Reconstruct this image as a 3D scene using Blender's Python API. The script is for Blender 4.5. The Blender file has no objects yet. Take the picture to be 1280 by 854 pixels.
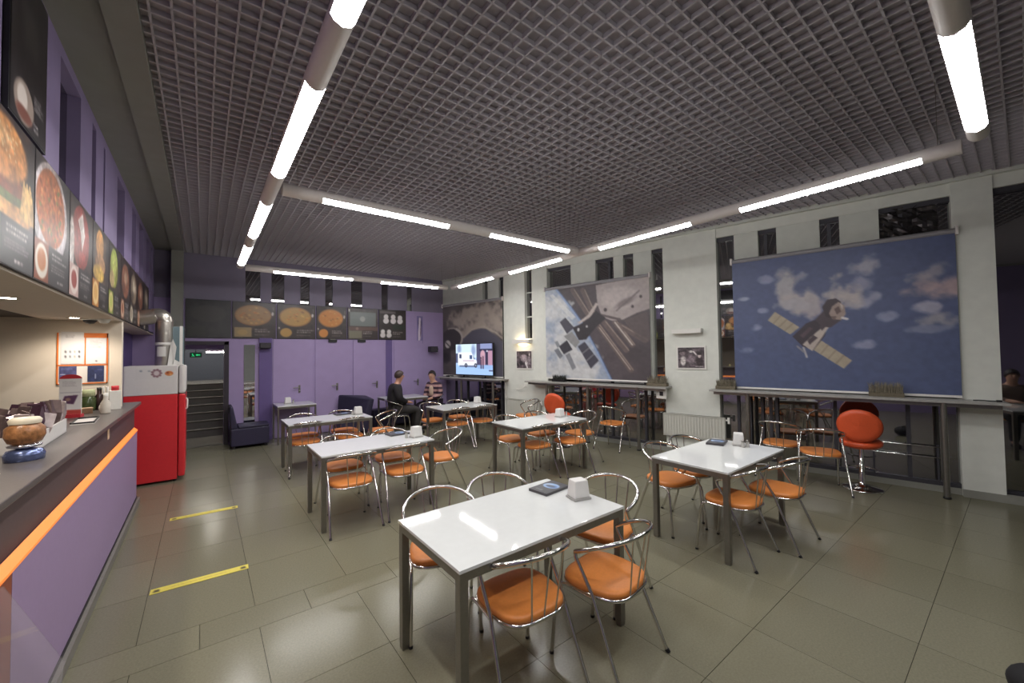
import bpy, bmesh, math, random
import numpy as np
from mathutils import Vector, Matrix, Euler
R = math.radians
sc = bpy.context.scene
C = sc.collection
random.seed(7)

# ------------------------------------------------------------------ camera, world, exposure
F_PX, W_PX = 498.0, 1280.0
cam_d = bpy.data.cameras.new('camera')
cam = bpy.data.objects.new('camera', cam_d); C.objects.link(cam)
cam_d.sensor_fit = 'HORIZONTAL'; cam_d.sensor_width = 36.0
cam_d.lens = 36.0 * F_PX / W_PX
cam_d.clip_start = 0.05; cam_d.clip_end = 200
yaw, pitch, roll = R(37.8), R(1.586), R(0.753)
fwd = Vector((math.sin(yaw)*math.cos(pitch), math.cos(yaw)*math.cos(pitch), math.sin(pitch)))
rgt = Vector((math.cos(yaw), -math.sin(yaw), 0)); dwn = fwd.cross(rgt)
r2 = rgt*math.cos(roll) + dwn*math.sin(roll); d2 = dwn*math.cos(roll) - rgt*math.sin(roll)
m = Matrix((r2, -d2, -fwd)).transposed().to_4x4(); m.translation = (0, 0, 1.75)
cam.matrix_world = m
sc.camera = cam
world = bpy.data.worlds.new('night'); sc.world = world; world.use_nodes = True
world.node_tree.nodes['Background'].inputs[0].default_value = (0.02, 0.025, 0.04, 1)
world.node_tree.nodes['Background'].inputs[1].default_value = 0.3
vs = sc.view_settings
vs.view_transform = 'Standard'; vs.look = 'None'; vs.gamma = 1.0; vs.use_curve_mapping = False
vs.exposure = 0.12
sc.cycles.use_denoising = True
sc.cycles.max_bounces = 8; sc.cycles.diffuse_bounces = 4; sc.cycles.glossy_bounces = 4
sc.cycles.transmission_bounces = 6; sc.cycles.transparent_max_bounces = 8
sc.cycles.sample_clamp_indirect = 4.0
LAMP = 57.0          # strip lamp emission
SPOT = 7.0          # counter downlights, watts each

# ------------------------------------------------------------------ helpers
def lin(c):
    if isinstance(c, str):
        c = c.lstrip('#'); c = [int(c[i:i+2], 16)/255 for i in (0, 2, 4)]
    return tuple((x/12.92 if x <= 0.04045 else ((x+0.055)/1.055)**2.4) for x in c[:3])

MATS = {}
def mat(name, col, rough=0.5, metal=0.0, noise=0.0, nscale=30.0, bump=0.0, spec=0.5, emit=None, estr=0.0,
        trans=0.0, alpha=1.0, coat=0.0, rand=0.0, ior=1.45, stretch=None):
    if name in MATS: return MATS[name]
    m = bpy.data.materials.new(name); m.use_nodes = True
    nt = m.node_tree; b = nt.nodes['Principled BSDF']
    c = lin(col)
    b.inputs['Base Color'].default_value = (*c, 1)
    b.inputs['Roughness'].default_value = rough
    b.inputs['Metallic'].default_value = metal
    b.inputs['Specular IOR Level'].default_value = spec
    b.inputs['Transmission Weight'].default_value = trans
    b.inputs['Alpha'].default_value = alpha
    b.inputs['Coat Weight'].default_value = coat
    b.inputs['IOR'].default_value = ior
    if emit:
        b.inputs['Emission Color'].default_value = (*lin(emit), 1)
        b.inputs['Emission Strength'].default_value = estr
    if noise or bump or rand:
        tc = nt.nodes.new('ShaderNodeTexCoord'); nz = nt.nodes.new('ShaderNodeTexNoise')
        nz.inputs['Scale'].default_value = nscale; nz.inputs['Detail'].default_value = 4
        if stretch:
            mp = nt.nodes.new('ShaderNodeMapping'); mp.inputs['Scale'].default_value = stretch
            nt.links.new(tc.outputs['Object'], mp.inputs['Vector']); nt.links.new(mp.outputs['Vector'], nz.inputs['Vector'])
        else:
            nt.links.new(tc.outputs['Object'], nz.inputs['Vector'])
        if noise or rand:
            hsv = nt.nodes.new('ShaderNodeHueSaturation'); hsv.inputs['Color'].default_value = (*c, 1)
            mr = nt.nodes.new('ShaderNodeMapRange')
            mr.inputs['From Min'].default_value = 0.3; mr.inputs['From Max'].default_value = 0.7
            mr.inputs['To Min'].default_value = 1-noise; mr.inputs['To Max'].default_value = 1+noise
            nt.links.new(nz.outputs['Fac'], mr.inputs['Value'])
            val = mr.outputs['Result']
            if rand:
                oi = nt.nodes.new('ShaderNodeObjectInfo'); m2 = nt.nodes.new('ShaderNodeMapRange')
                m2.inputs['To Min'].default_value = 1-rand; m2.inputs['To Max'].default_value = 1+rand
                nt.links.new(oi.outputs['Random'], m2.inputs['Value'])
                mu = nt.nodes.new('ShaderNodeMath'); mu.operation = 'MULTIPLY'
                nt.links.new(val, mu.inputs[0]); nt.links.new(m2.outputs['Result'], mu.inputs[1]); val = mu.outputs[0]
            nt.links.new(val, hsv.inputs['Value']); nt.links.new(hsv.outputs['Color'], b.inputs['Base Color'])
        if bump:
            bp = nt.nodes.new('ShaderNodeBump'); bp.inputs['Strength'].default_value = bump; bp.inputs['Distance'].default_value = 0.01
            nt.links.new(nz.outputs['Fac'], bp.inputs['Height']); nt.links.new(bp.outputs['Normal'], b.inputs['Normal'])
    MATS[name] = m
    return m

def print_mat(name, rough=0.5, emit=0.0):
    if name in MATS: return MATS[name]
    m = bpy.data.materials.new(name); m.use_nodes = True
    nt = m.node_tree; b = nt.nodes['Principled BSDF']
    a = nt.nodes.new('ShaderNodeAttribute'); a.attribute_name = 'ink'
    b.inputs['Roughness'].default_value = rough
    if emit:
        b.inputs['Base Color'].default_value = (0.01, 0.01, 0.01, 1)
        nt.links.new(a.outputs['Color'], b.inputs['Emission Color']); b.inputs['Emission Strength'].default_value = emit
    else:
        nt.links.new(a.outputs['Color'], b.inputs['Base Color'])
    MATS[name] = m
    return m

class MB:
    """collects shapes, build() links them as one mesh object"""
    def __init__(s): s.v = []; s.f = []; s.sm = []
    def add(s, vs, fs, smooth=False):
        o = len(s.v); s.v += [tuple(v) for v in vs]
        for f in fs: s.f.append([i+o for i in f]); s.sm.append(smooth)
        return s
    def box(s, x0, x1, y0, y1, z0, z1):
        vs = [(x, y, z) for z in (z0, z1) for y in (y0, y1) for x in (x0, x1)]
        return s.add(vs, [(0, 2, 3, 1), (4, 5, 7, 6), (0, 1, 5, 4), (2, 6, 7, 3), (0, 4, 6, 2), (1, 3, 7, 5)])
    def cbox(s, cx, cy, cz, sx, sy, sz, M=None):
        vs = [Vector((cx+a*sx/2, cy+b*sy/2, cz+c*sz/2)) for c in (-1, 1) for b in (-1, 1) for a in (-1, 1)]
        if M is not None: vs = [M @ v for v in vs]
        return s.add(vs, [(0, 2, 3, 1), (4, 5, 7, 6), (0, 1, 5, 4), (2, 6, 7, 3), (0, 4, 6, 2), (1, 3, 7, 5)])
    def tube(s, pts, r, n=8, closed=False, cap=True):
        pts = [Vector(p) for p in pts]; N = len(pts)
        rs = r if isinstance(r, (list, tuple)) else [r]*N
        up = None; rings = []
        for i, p in enumerate(pts):
            if closed: t = pts[(i+1) % N]-pts[i-1]
            else: t = pts[min(i+1, N-1)]-pts[max(i-1, 0)]
            t.normalize()
            if up is None:
                up = t.cross(Vector((0, 0, 1)))
                if up.length < 0.1: up = t.cross(Vector((1, 0, 0)))
            up = (up-t*up.dot(t)).normalized(); w = t.cross(up)
            rings.append([p+(up*math.cos(2*math.pi*k/n)+w*math.sin(2*math.pi*k/n))*rs[i] for k in range(n)])
        vs = [v for g in rings for v in g]; fs = []
        for i in range(N if closed else N-1):
            j = (i+1) % N
            for k in range(n): fs.append((i*n+k, i*n+(k+1) % n, j*n+(k+1) % n, j*n+k))
        s.add(vs, fs, True)
        if cap and not closed:
            s.add(rings[0], [tuple(range(n))[::-1]]); s.add(rings[-1], [tuple(range(n))])
        return s
    def lathe(s, prof, n=20, cx=0, cy=0, cap=True, a0=0, a1=2*math.pi):
        full = abs(a1-a0-2*math.pi) < 1e-6; cols = n if full else n+1
        vs = [(cx+r*math.cos(a0+(a1-a0)*k/n), cy+r*math.sin(a0+(a1-a0)*k/n), z) for r, z in prof for k in range(cols)]
        fs = []
        for i in range(len(prof)-1):
            for k in range(n):
                k2 = (k+1) % cols if full else k+1
                fs.append((i*cols+k, i*cols+k2, (i+1)*cols+k2, (i+1)*cols+k))
        s.add(vs, fs, True)
        if cap and full:
            L = len(prof)-1
            if prof[0][0] > 1e-4: s.add(vs[:cols], [tuple(range(cols))[::-1]])
            if prof[L][0] > 1e-4: s.add(vs[L*cols:], [tuple(range(cols))])
        return s
    def prism(s, poly, z0, z1, M=None, smooth=False):
        n = len(poly)
        vs = [Vector((x, y, z0)) for x, y in poly]+[Vector((x, y, z1)) for x, y in poly]
        if M is not None: vs = [M @ v for v in vs]
        s.add(vs, [tuple(range(n))[::-1], tuple(range(n, 2*n))])
        return s.add(vs, [(i, (i+1) % n, n+(i+1) % n, n+i) for i in range(n)], smooth)
    def ball(s, c, rx, ry, rz, n=14, mrings=9, M=None, zmin=-1):
        vs = []; fs = []
        for i in range(mrings+1):
            a = math.pi*i/mrings
            for k in range(n):
                b = 2*math.pi*k/n
                v = Vector((rx*math.sin(a)*math.cos(b), ry*math.sin(a)*math.sin(b), rz*max(math.cos(a), zmin)))
                if M is not None: v = M @ v
                vs.append(v+Vector(c))
        for i in range(mrings):
            for k in range(n): fs.append((i*n+k, (i+1)*n+k, (i+1)*n+(k+1) % n, i*n+(k+1) % n))
        return s.add(vs, fs, True)
    def mesh(s, name):
        me = bpy.data.meshes.new(name); me.from_pydata(s.v, [], s.f)
        me.polygons.foreach_set('use_smooth', s.sm); me.update()
        return me
    def build(s, name, m=None, parent=None, loc=None, rz=None, bevel=0.0):
        me = s.mesh(name)
        if bevel:
            bm = bmesh.new(); bm.from_mesh(me); bmesh.ops.remove_doubles(bm, verts=bm.verts, dist=1e-5)
            es = [e for e in bm.edges if len(e.link_faces) == 2 and e.calc_face_angle(0) > 0.6]
            bmesh.ops.bevel(bm, geom=es, offset=bevel, segments=2, profile=0.6, affect='EDGES', clamp_overlap=True)
            bm.to_mesh(me); bm.free()
        return link(name, me, m, parent, loc, rz)

def link(name, me, m=None, parent=None, loc=None, rz=None):
    o = bpy.data.objects.new(name, me); C.objects.link(o)
    if m is not None: me.materials.clear(); me.materials.append(m)
    if parent is not None: o.parent = parent
    if loc is not None: o.location = loc
    if rz is not None: o.rotation_euler[2] = rz
    return o
def tag(o, label, cat, group=None):
    o['label'] = label; o['category'] = cat
    if group: o['group'] = group
    return o
def thing(name, label, cat, loc=(0, 0, 0), rz=0, group=None):
    o = bpy.data.objects.new(name, None); C.objects.link(o); o.empty_display_size = 0.1
    o.location = loc; o.rotation_euler[2] = rz
    return tag(o, label, cat, group)
def struct(o, label=None, cat=None):
    o['kind'] = 'structure'
    if label: o['label'] = label
    if cat: o['category'] = cat
    return o
def copy_tree(o, parent=None):
    c = o.copy(); C.objects.link(c); c.parent = parent
    for ch in o.children: copy_tree(ch, c)
    return c
def place(o, x, y, rz, label, z=0.0, group=None):
    o.location = (x, y, z); o.rotation_euler[2] = rz; o['label'] = label
    if group: o['group'] = group
    return o

# frame of the slanted poster wall: s runs along it away from the camera, d points into the room
WO = Vector((7.136, 0, 0)); WA = R(90)+math.atan(0.201)
WU = Vector((math.cos(WA), math.sin(WA), 0)); WN = Vector((-math.sin(WA), math.cos(WA), 0))
def WP(y, d=0.0, z=0.0):
    p = WO+WU*(y/WU.y)+WN*d; p.z = z
    return p
def S(y): return y/WU.y

# ------------------------------------------------------------------ flat print painter
class Canvas:
    def __init__(s, w, h, bg):
        s.w, s.h = w*2, h*2
        s.a = np.zeros((s.h, s.w, 3)); s.a[:] = [int(bg.lstrip('#')[i:i+2], 16)/255 for i in (0, 2, 4)]
        yy, xx = np.mgrid[0:s.h, 0:s.w]; s.u = (xx+.5)/s.w; s.v = (yy+.5)/s.h
        s.asp = w/h
    def c(s, col): return np.array([int(col.lstrip('#')[i:i+2], 16)/255 for i in (0, 2, 4)]) if isinstance(col, str) else np.array(col)
    def blend(s, mask, col):
        s.a += mask[..., None]*(s.c(col)-s.a)
    def poly(s, pts, col, al=1.0):
        ins = np.zeros_like(s.u, bool); n = len(pts)
        for i in range(n):
            x0, y0 = pts[i]; x1, y1 = pts[(i+1) % n]
            if y0 == y1: continue
            cnd = (s.v >= min(y0, y1)) & (s.v < max(y0, y1)) & (s.u < x0+(s.v-y0)*(x1-x0)/(y1-y0))
            ins ^= cnd
        s.blend(ins*al, col)
    def rect(s, x0, y0, x1, y1, col, al=1.0):
        s.blend(((s.u >= x0) & (s.u < x1) & (s.v >= y0) & (s.v < y1))*al, col)
    def ell(s, cx, cy, rx, ry, col, al=1.0, soft=0.05, rot=0.0, tex=0.0, ts=12, seed=0):
        dx, dy = (s.u-cx), (s.v-cy)
        if rot:
            ca, sa = math.cos(rot), math.sin(rot); dx, dy = dx*ca+dy*sa/s.asp, (-dx*sa*s.asp+dy*ca)
        r = np.sqrt((dx/rx)**2+(dy/ry)**2)
        mk = np.clip((1-r)/max(soft, 1e-3), 0, 1)*al
        if tex: mk = mk*np.clip(1-tex+2*tex*s.noise(ts, seed), 0, 1)
        s.blend(mk, col)
    def line(s, p, q, w, col, al=1.0):
        d = np.array([(q[0]-p[0])*s.asp, q[1]-p[1]]); L = np.hypot(*d)+1e-9; d /= L
        ax = (s.u-p[0])*s.asp; ay = s.v-p[1]
        t = np.clip(ax*d[0]+ay*d[1], 0, L)
        s.blend(((ax-t*d[0])**2+(ay-t*d[1])**2 < w*w)*al, col)
    def noise(s, sc_, seed=0, octv=4):
        rng = np.random.RandomState(seed); out = np.zeros_like(s.u); amp = 1; tot = 0
        for o in range(octv):
            f = sc_*2**o; gx = int(f*max(s.asp, 1))+2; gy = int(f)+2
            g = rng.rand(gy+1, gx+1)
            x = s.u*(gx-1.01); y = s.v*(gy-1.01); xi = x.astype(int); yi = y.astype(int)
            fx = x-xi; fy = y-yi; fx = fx*fx*(3-2*fx); fy = fy*fy*(3-2*fy)
            out += amp*((g[yi, xi]*(1-fx)+g[yi, xi+1]*fx)*(1-fy)+(g[yi+1, xi]*(1-fx)+g[yi+1, xi+1]*fx)*fy)
            tot += amp; amp *= .5
        return out/tot
    def cloud(s, cx, cy, rx, ry, col, al=0.9, seed=0):
        n = s.noise(11, seed, 5)
        r = ((s.u-cx)/rx)**2+((s.v-cy)/ry)**2
        mk = np.clip((n*1.9-0.35)-r*0.55, 0, 0.6)/0.6*al
        s.blend(mk, col)
    def speck(s, amt, sc_=60, seed=3):
        s.a = np.clip(s.a*(1+amt*(s.noise(sc_, seed, 3)[..., None]-.5)*2), 0, 1)
    def text(s, x, y, w, rows, h, col, seed=0, al=0.9, fill=0.75):
        """rows of small unreadable print"""
        rng = random.Random(seed)
        for i in range(rows):
            yy = y+i*h*1.7; xx = x; end = x+w*(0.6+0.4*rng.random())
            while xx < end:
                L = h*rng.uniform(.6, 2.2)/s.asp
                s.rect(xx, yy, min(xx+L, end), yy+h, col, al*rng.uniform(.6, 1)); xx += L+h*.45/s.asp
    def out(s):
        return s.a.reshape(s.h//2, 2, s.w//2, 2, 3).mean((1, 3))

def print_obj(name, cv, tl, right, down, m, parent=None, loc=None, rz=None):
    """a flat printed sheet: a grid mesh whose corner colours are the print"""
    px = cv.out(); h, w = px.shape[:2]
    tl, right, down = np.array(tl, float), np.array(right, float), np.array(down, float)
    us = (np.arange(w+1))/w; vs_ = np.arange(h+1)/h
    P = tl+us[None, :, None]*right+vs_[:, None, None]*down
    idx = np.arange((h+1)*(w+1)).reshape(h+1, w+1)
    fs = np.stack([idx[1:, :-1], idx[1:, 1:], idx[:-1, 1:], idx[:-1, :-1]], -1).reshape(-1, 4)
    me = bpy.data.meshes.new(name)
    me.vertices.add(P.size//3); me.vertices.foreach_set('co', P.reshape(-1).astype(np.float32))
    me.loops.add(fs.size); me.loops.foreach_set('vertex_index', fs.reshape(-1).astype(np.int32))
    me.polygons.add(len(fs)); me.polygons.foreach_set('loop_start', np.arange(0, fs.size, 4, dtype=np.int32))
    me.update(calc_edges=True)
    pp = np.pad(px, ((0, 1), (0, 1), (0, 0)), mode='edge'); pp = (pp+np.pad(px, ((1, 0), (1, 0), (0, 0)), mode='edge'))/2
    l = np.where(pp <= .04045, pp/12.92, ((pp+.055)/1.055)**2.4)
    at = me.color_attributes.new('ink', 'FLOAT_COLOR', 'POINT')
    at.data.foreach_set('color', np.concatenate([l, np.ones(l.shape[:2]+(1,))], -1).reshape(-1).astype(np.float32))
    return link(name, me, m, parent, loc, rz)

# ------------------------------------------------------------------ materials
M_tile = mat('floor_tile', '#73705e', rough=0.2, noise=0.10, nscale=90, rand=0.05, spec=0.38)
M_grout = mat('grout', '#45423a', rough=0.8, noise=0.1)
M_ceil = mat('ceiling_slab', '#a09ca2', rough=0.9, noise=0.05)
M_slat = mat('ceiling_slat', '#b2aeb4', rough=0.55, noise=0.03)
M_plaster = mat('grey_plaster', '#8c8c84', rough=0.85, noise=0.04, nscale=6)
M_column = mat('column_paint', '#dcded6', rough=0.75, noise=0.04, nscale=8, bump=0.05)
M_panel = mat('wall_panel_paint', '#cfd2ca', rough=0.75, noise=0.04, nscale=8)
M_purple = mat('purple_paint', '#a391bb', rough=0.5, noise=0.03, nscale=5)
M_purple_d = mat('deep_purple_paint', '#66568a', rough=0.55, noise=0.04, nscale=5)
M_cream = mat('cream_wall', '#dccfbd', rough=0.8, noise=0.02, nscale=5)
M_soffit = mat('soffit_paint', '#d5c8b8', rough=0.8, noise=0.02)
M_dark = mat('dark_paint', '#39343a', rough=0.6, noise=0.05)
M_brownceil = mat('brown_board', '#4d443f', rough=0.7, noise=0.06)
M_glass = mat('night_glass', '#17171b', rough=0.025, ior=3.8, noise=0.02)
M_frame = mat('window_frame', '#47464c', rough=0.45, metal=0.3, noise=0.03)
M_chrome = mat('chrome', '#d6d4d0', rough=0.12, metal=1.0, noise=0.02)
M_steel = mat('brushed_steel', '#8f8c86', rough=0.32, metal=0.85, noise=0.05, nscale=40)
M_white = mat('white_paint', '#e4e2dc', rough=0.5, noise=0.02)
M_lampbody = mat('lamp_housing', '#dad4d0', rough=0.45, noise=0.02)
M_lamp = mat('lamp_diffuser', '#ffffff', rough=0.5, emit='#fffdfb', estr=LAMP, noise=0.01)
M_louver = mat('lamp_louver', '#e6e6ea', rough=0.3, metal=0.6, noise=0.02)
M_orange = mat('orange_vinyl', '#d48341', rough=0.42, noise=0.05, nscale=60, bump=0.04)
M_red_v = mat('red_orange_vinyl', '#cf5530', rough=0.38, noise=0.04, nscale=60, bump=0.04)
M_top = mat('white_laminate', '#dcdedd', rough=0.045, noise=0.015, nscale=20, coat=0.3)
M_navy = mat('navy_leather', '#2f2b42', rough=0.5, noise=0.08, nscale=40, bump=0.05)
M_black = mat('black_plastic', '#1c1b1d', rough=0.45, noise=0.05)
M_print = print_mat('printed_sheet', 0.5)
M_gloss = print_mat('printed_film', 0.35)
M_screen = print_mat('lit_screen', 0.2, emit=1.15)

# ------------------------------------------------------------------ floor
TX, TY = 0.61, 0.66
floor = struct(MB().box(-3.2, 9.0, -4.6, 9.95, -0.2, -0.012).build('floor', M_grout))
rows = []
y = 3.08
while y > -0.9: rows.append((y-TY, y, 0.0)); y -= TY
rows.append((3.08, 3.36, 0.305))
y = 3.36
while y < 9.78: rows.append((y, min(y+TY, 9.78), 0.0)); y += TY
tile_cache = {}
for (y0, y1, off) in rows:
    hgt = round(y1-y0, 3)
    if hgt not in tile_cache:
        tile_cache[hgt] = MB().box(0.0015, TX-0.0015, 0.0015, hgt-0.0015, -0.012, 0).mesh('tile'); tile_cache[hgt].materials.append(M_tile)
    x = 0.30+off-TX*6
    while x < 7.4-0.2*y0:
        if x > -1.3: link('tile', tile_cache[hgt], None, floor, (x, y0, 0))
        x += TX
rest = MB()
ymin = min(r[0] for r in rows)
for i in range(-3, 14):
    for j in range(6):
        rest.box(0.30+i*TX+0.0015, 0.30+(i+1)*TX-0.0015, ymin-(j+1)*TY+0.0015, ymin-j*TY-0.0015, -0.012, 0)
ro = rest.build('tile_field', M_tile, floor); ro['kind'] = 'stuff'

# ------------------------------------------------------------------ ceiling with open cell grid
ZC = 3.74
ceiling = struct(MB().box(-3.2, 9.0, -4.6, 9.95, ZC+0.033, 4.2).box(-3.2, 9.0, -4.6, -1.05, ZC, ZC+0.06).build('ceiling', M_ceil))
slat = MB().box(-0.006, 0.006, 0, 1, 0, 0.032).mesh('ceiling_slat'); slat.materials.append(M_slat)
G = 0.103
k = 0
for k in range(-25, 60):
    x = 1.905+k*G
    if x < -0.29 or x > 7.3: continue
    ye = min(9.76, (7.136-x)/0.201-0.02); y0 = -1.05
    o = link('ceiling_slat', slat, None, ceiling, (x, y0, ZC)); o.scale = (1, ye-y0, 1)
for k in range(-24, 90):
    y = 1.39+k*G
    if y < -1.04 or y > 9.75: continue
    xe = 7.136-0.201*y-0.02; x0 = -0.30
    o = link('ceiling_slat', slat, None, ceiling, (x0, y, ZC)); o.scale = (1, xe-x0, 1); o.rotation_euler[2] = -math.pi/2

# plaster border along the counter wall and edge trim along the poster wall
struct(MB().box(-0.465, -0.305, -4.6, 9.5, ZC-0.03, 4.02).build('trim_1', M_plaster))
struct(MB().box(-0.76, -0.465, -4.6, 9.78, ZC, 4.02).build('trim_2', M_plaster))
o = MB().box(S(-4.4), S(9.72), -0.02, 0.05, ZC-0.035, ZC+0.05).build('trim_3', M_panel, None, WO, WA); struct(o)

# ------------------------------------------------------------------ poster wall (right)
wr = MB()
wr.box(S(-4.6), S(9.9), -0.32, -0.14, -0.1, 4.2)
for y0, y1 in ((0.18, 0.50), (3.02, 3.86)): wr.box(S(y0), S(y1), -0.14, 0.0, 0, 4.02)
# the column by the television has a mirror slot in its upper half
wr.box(S(6.31), S(6.72), -0.14, 0, 0, 4.02).box(S(6.92), S(7.55), -0.14, 0, 0, 4.02)
wr.box(S(6.72), S(6.92), -0.14, 0, 0, 2.06).box(S(6.72), S(6.92), -0.14, 0, 3.62, 4.02)
for y0, y1 in ((-4.6, 0.18), (0.50, 3.02), (3.86, 6.31), (7.55, 9.9)): wr.box(S(y0), S(y1), -0.14, -0.02, 3.56, 4.02)
wall_right = struct(wr.build('wall_right', M_column, None, WO, WA))
bays = {1: (7.55, 9.78, [(7.72, 8.09), (8.26, 9.78)], [7.56, 7.72, 8.3, 8.9, 9.35]),
        2: (3.86, 6.31, [(4.07, 4.40), (4.60, 4.79), (5.17, 5.73)], [3.86, 4.25, 4.9, 5.6, 6.31]),
        3: (0.50, 3.02, [(1.12, 1.51), (1.72, 2.22), (2.45, 2.77)], [0.50, 0.92, 1.62, 2.36, 2.78, 3.02]),
        4: (-4.4, 0.18, [], [-4.4, -3.2, -2.0, -0.9, 0.18])}
for n, (y0, y1, lights, mul) in bays.items():
    w = struct(MB().box(S(y0), S(y1), -0.135, -0.075, 0.02, 0.12).box(S(y0), S(y1), -0.135, -0.06, 3.50, 3.56).build('window_%d' % n, M_frame, None, WO, WA))
    ed = sorted(set([y0]+[a for a in mul if y0 < a < y1]+[y1]))
    for a, b in zip(ed[:-1], ed[1:]):
        MB().box(S(a)+0.004, S(b)-0.004, -0.125, -0.115, 0.12, 3.5).build('pane', M_glass, w)
    for a in ed[1:-1]:
        MB().box(S(a)-0.02, S(a)+0.02, -0.135, -0.085, 0.12, 3.5).build('mullion', M_frame, w)
    for a, b in lights:
        MB().box(S(a), S(b), -0.114, -0.03, 1.2, 3.56).build('wall_panel', M_panel, wall_right)
MB().box(S(6.72), S(6.92), -0.10, -0.09, 2.06, 3.62).build('pane', M_glass, wall_right)
for z in (2.55, 3.1): MB().box(S(6.72), S(6.92), -0.09, -0.07, z-0.012, z+0.012).build('crossbar', M_panel, wall_right)
struct(MB().box(S(-4.4), S(0.5), -0.05, 0.022, 0, 0.085).box(S(0.5), S(3.02), -0.11, -0.05, 0, 0.07).box(S(3.02), S(3.86), -0.05, 0.018, 0, 0.085)
       .box(S(3.86), S(6.31), -0.11, -0.05, 0, 0.07).box(S(6.31), S(7.55), -0.05, 0.018, 0, 0.085).build('baseboard_right', M_plaster, None, WO, WA))

# ------------------------------------------------------------------ back wall with doorway to the stairs
YB = 9.78
wb = MB()
wb.box(-1.2, -0.29, YB, YB+0.16, 0, 2.86).box(0.33, 5.4, YB, YB+0.16, 0, 2.86).box(-0.29, 0.33, YB, YB+0.16, 1.98, 2.86)
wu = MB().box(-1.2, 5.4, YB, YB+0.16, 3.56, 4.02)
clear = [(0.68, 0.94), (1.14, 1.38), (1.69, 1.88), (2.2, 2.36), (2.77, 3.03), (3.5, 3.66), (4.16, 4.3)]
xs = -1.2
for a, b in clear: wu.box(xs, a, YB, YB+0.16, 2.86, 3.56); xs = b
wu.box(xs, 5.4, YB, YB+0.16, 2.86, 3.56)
wall_back = struct(wb.build('wall_back', M_purple))
wu.build('upper_wall', mat('shaded_grey_purple', '#7d7689', rough=0.6, noise=0.05, nscale=4), wall_back)  # greyed purple: the light's fade high on the wall is put into the colour
for a, b in clear: MB().box(a, b, YB+0.03, YB+0.04, 2.86, 3.56).build('pane', M_glass, wall_back)
MB().box(0.92, 1.15, YB-0.035, YB, 0, 2.12).build('pilaster', M_purple_d, wall_back)
MB().box(3.60, 3.76, YB-0.004, YB, 0, 2.86).build('dark_stripe', M_purple_d, wall_back)
MB().box(0.66, 0.85, YB-0.012, YB, 0.12, 1.98).build('mirror_strip', mat('mirror', '#d8d8dc', rough=0.03, metal=1.0, noise=0.01), wall_back)
MB().box(0.33, 0.41, YB-0.03, YB, 0, 2.05).box(-0.37, -0.29, YB-0.03, YB, 0, 2.05).box(-0.37, 0.41, YB-0.03, YB, 1.98, 2.05).build('door_frame', M_dark, wall_back)
doors = [(1.17, 1.95, 1.67, 1), (1.99, 2.77, 2.45, 1), (2.81, 3.58, 3.37, 1), (3.80, 4.58, 4.44, 1)]
for i, (a, b, hx, sgn) in enumerate(doors):
    d = struct(MB().box(a, b, YB-0.022, YB, 0.01, 2.10).build('door_%d' % (i+1), M_purple, bevel=0.004))
    h = MB().box(hx-0.02, hx+0.02, YB-0.03, YB-0.022, 0.93, 1.10)
    h.tube([(hx, YB-0.03, 1.05), (hx, YB-0.075, 1.05), (hx-0.02, YB-0.078, 1.05), (hx-0.13, YB-0.078, 1.05)], 0.01, 8)
    h.build('door_handle', M_steel, d)
    MB().lathe([(0.0, 0), (0.018, 0), (0.018, 0.01), (0, 0.012)], 10).build('lock', M_steel, d, (hx, YB-0.022, 0.97)).rotation_euler[0] = R(90)
struct(MB().box(0.41, 1.15, YB-0.045, YB-0.035, 0, 0.08).box(4.6, 5.2, YB-0.012, YB, 0, 0.08).build('baseboard_back', M_purple_d))

# stairwell behind the doorway
stair = MB()
for i in range(7): stair.box(-1.0, 1.0, 11.1+0.3*i, 11.4+0.3*i if i < 6 else 15.0, -0.2, 0.15*(i+1)-0.001)
stairs = struct(stair.build('stairs', mat('stair_stone', '#706e6a', rough=0.25, noise=0.08, nscale=40), None), 'grey stone steps rising behind the doorway', 'stairs')
for i in range(7): MB().box(-1.0, 1.0, 11.085+0.3*i, 11.115+0.3*i, 0.15*(i+1)-0.02, 0.15*(i+1)+0.002).build('nosing', M_grout, stairs)
struct(MB().box(-1.0, 1.0, 9.94, 11.1, -0.2, 0).build('floor_stairwell', mat('stair_floor', '#77746c', rough=0.2, noise=0.08, nscale=50)))
struct(MB().box(-1.1, -1.0, 9.94, 15.1, -0.2, 3.2).build('wall_stairwell_left', M_plaster))
struct(MB().box(1.0, 1.1, 9.94, 15.1, -0.2, 3.2).build('wall_stairwell_right', M_plaster))
struct(MB().box(-1.1, 1.1, 9.94, 15.1, 3.2, 3.3).build('ceiling_stairwell', M_plaster))
struct(MB().box(-1.1, 1.1, 15.0, 15.1, -0.2, 3.3).build('wall_stairwell_end', mat('slate_door_paint', '#4d525e', rough=0.6, noise=0.05)))
struct(MB().box(-1.0, 1.0, 10.25, 10.37, 1.895, 3.2).build('trim_4', M_purple))
ex = thing('exit_sign', 'small lit green exit sign above the stairs behind the doorway', 'sign', (-0.12, 10.62, 1.735))
MB().cbox(0, 0.012, 0.05, 0.20, 0.03, 0.10).build('sign_case', M_black, ex)
MB().box(-0.008, 0.008, 0.004, 0.020, 0.10, 1.465).build('hanger', M_black, ex)
cv = Canvas(40, 16, '#0c2a1c')
cv.ell(.2, .25, .05, .1, '#35e88a'); cv.line((.2, .35), (.27, .6), .06, '#35e88a'); cv.line((.27, .6), (.14, .85), .05, '#35e88a'); cv.line((.27, .6), (.36, .85), .05, '#35e88a')
cv.poly([(.5, .5), (.64, .25), (.64, .42), (.9, .42), (.9, .58), (.64, .58), (.64, .75)], '#35e88a')
print_obj('sign_face', cv, (-0.09, -0.006, 0.092), (0.18, 0, 0), (0, 0, -0.084), M_screen, ex)
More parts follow.
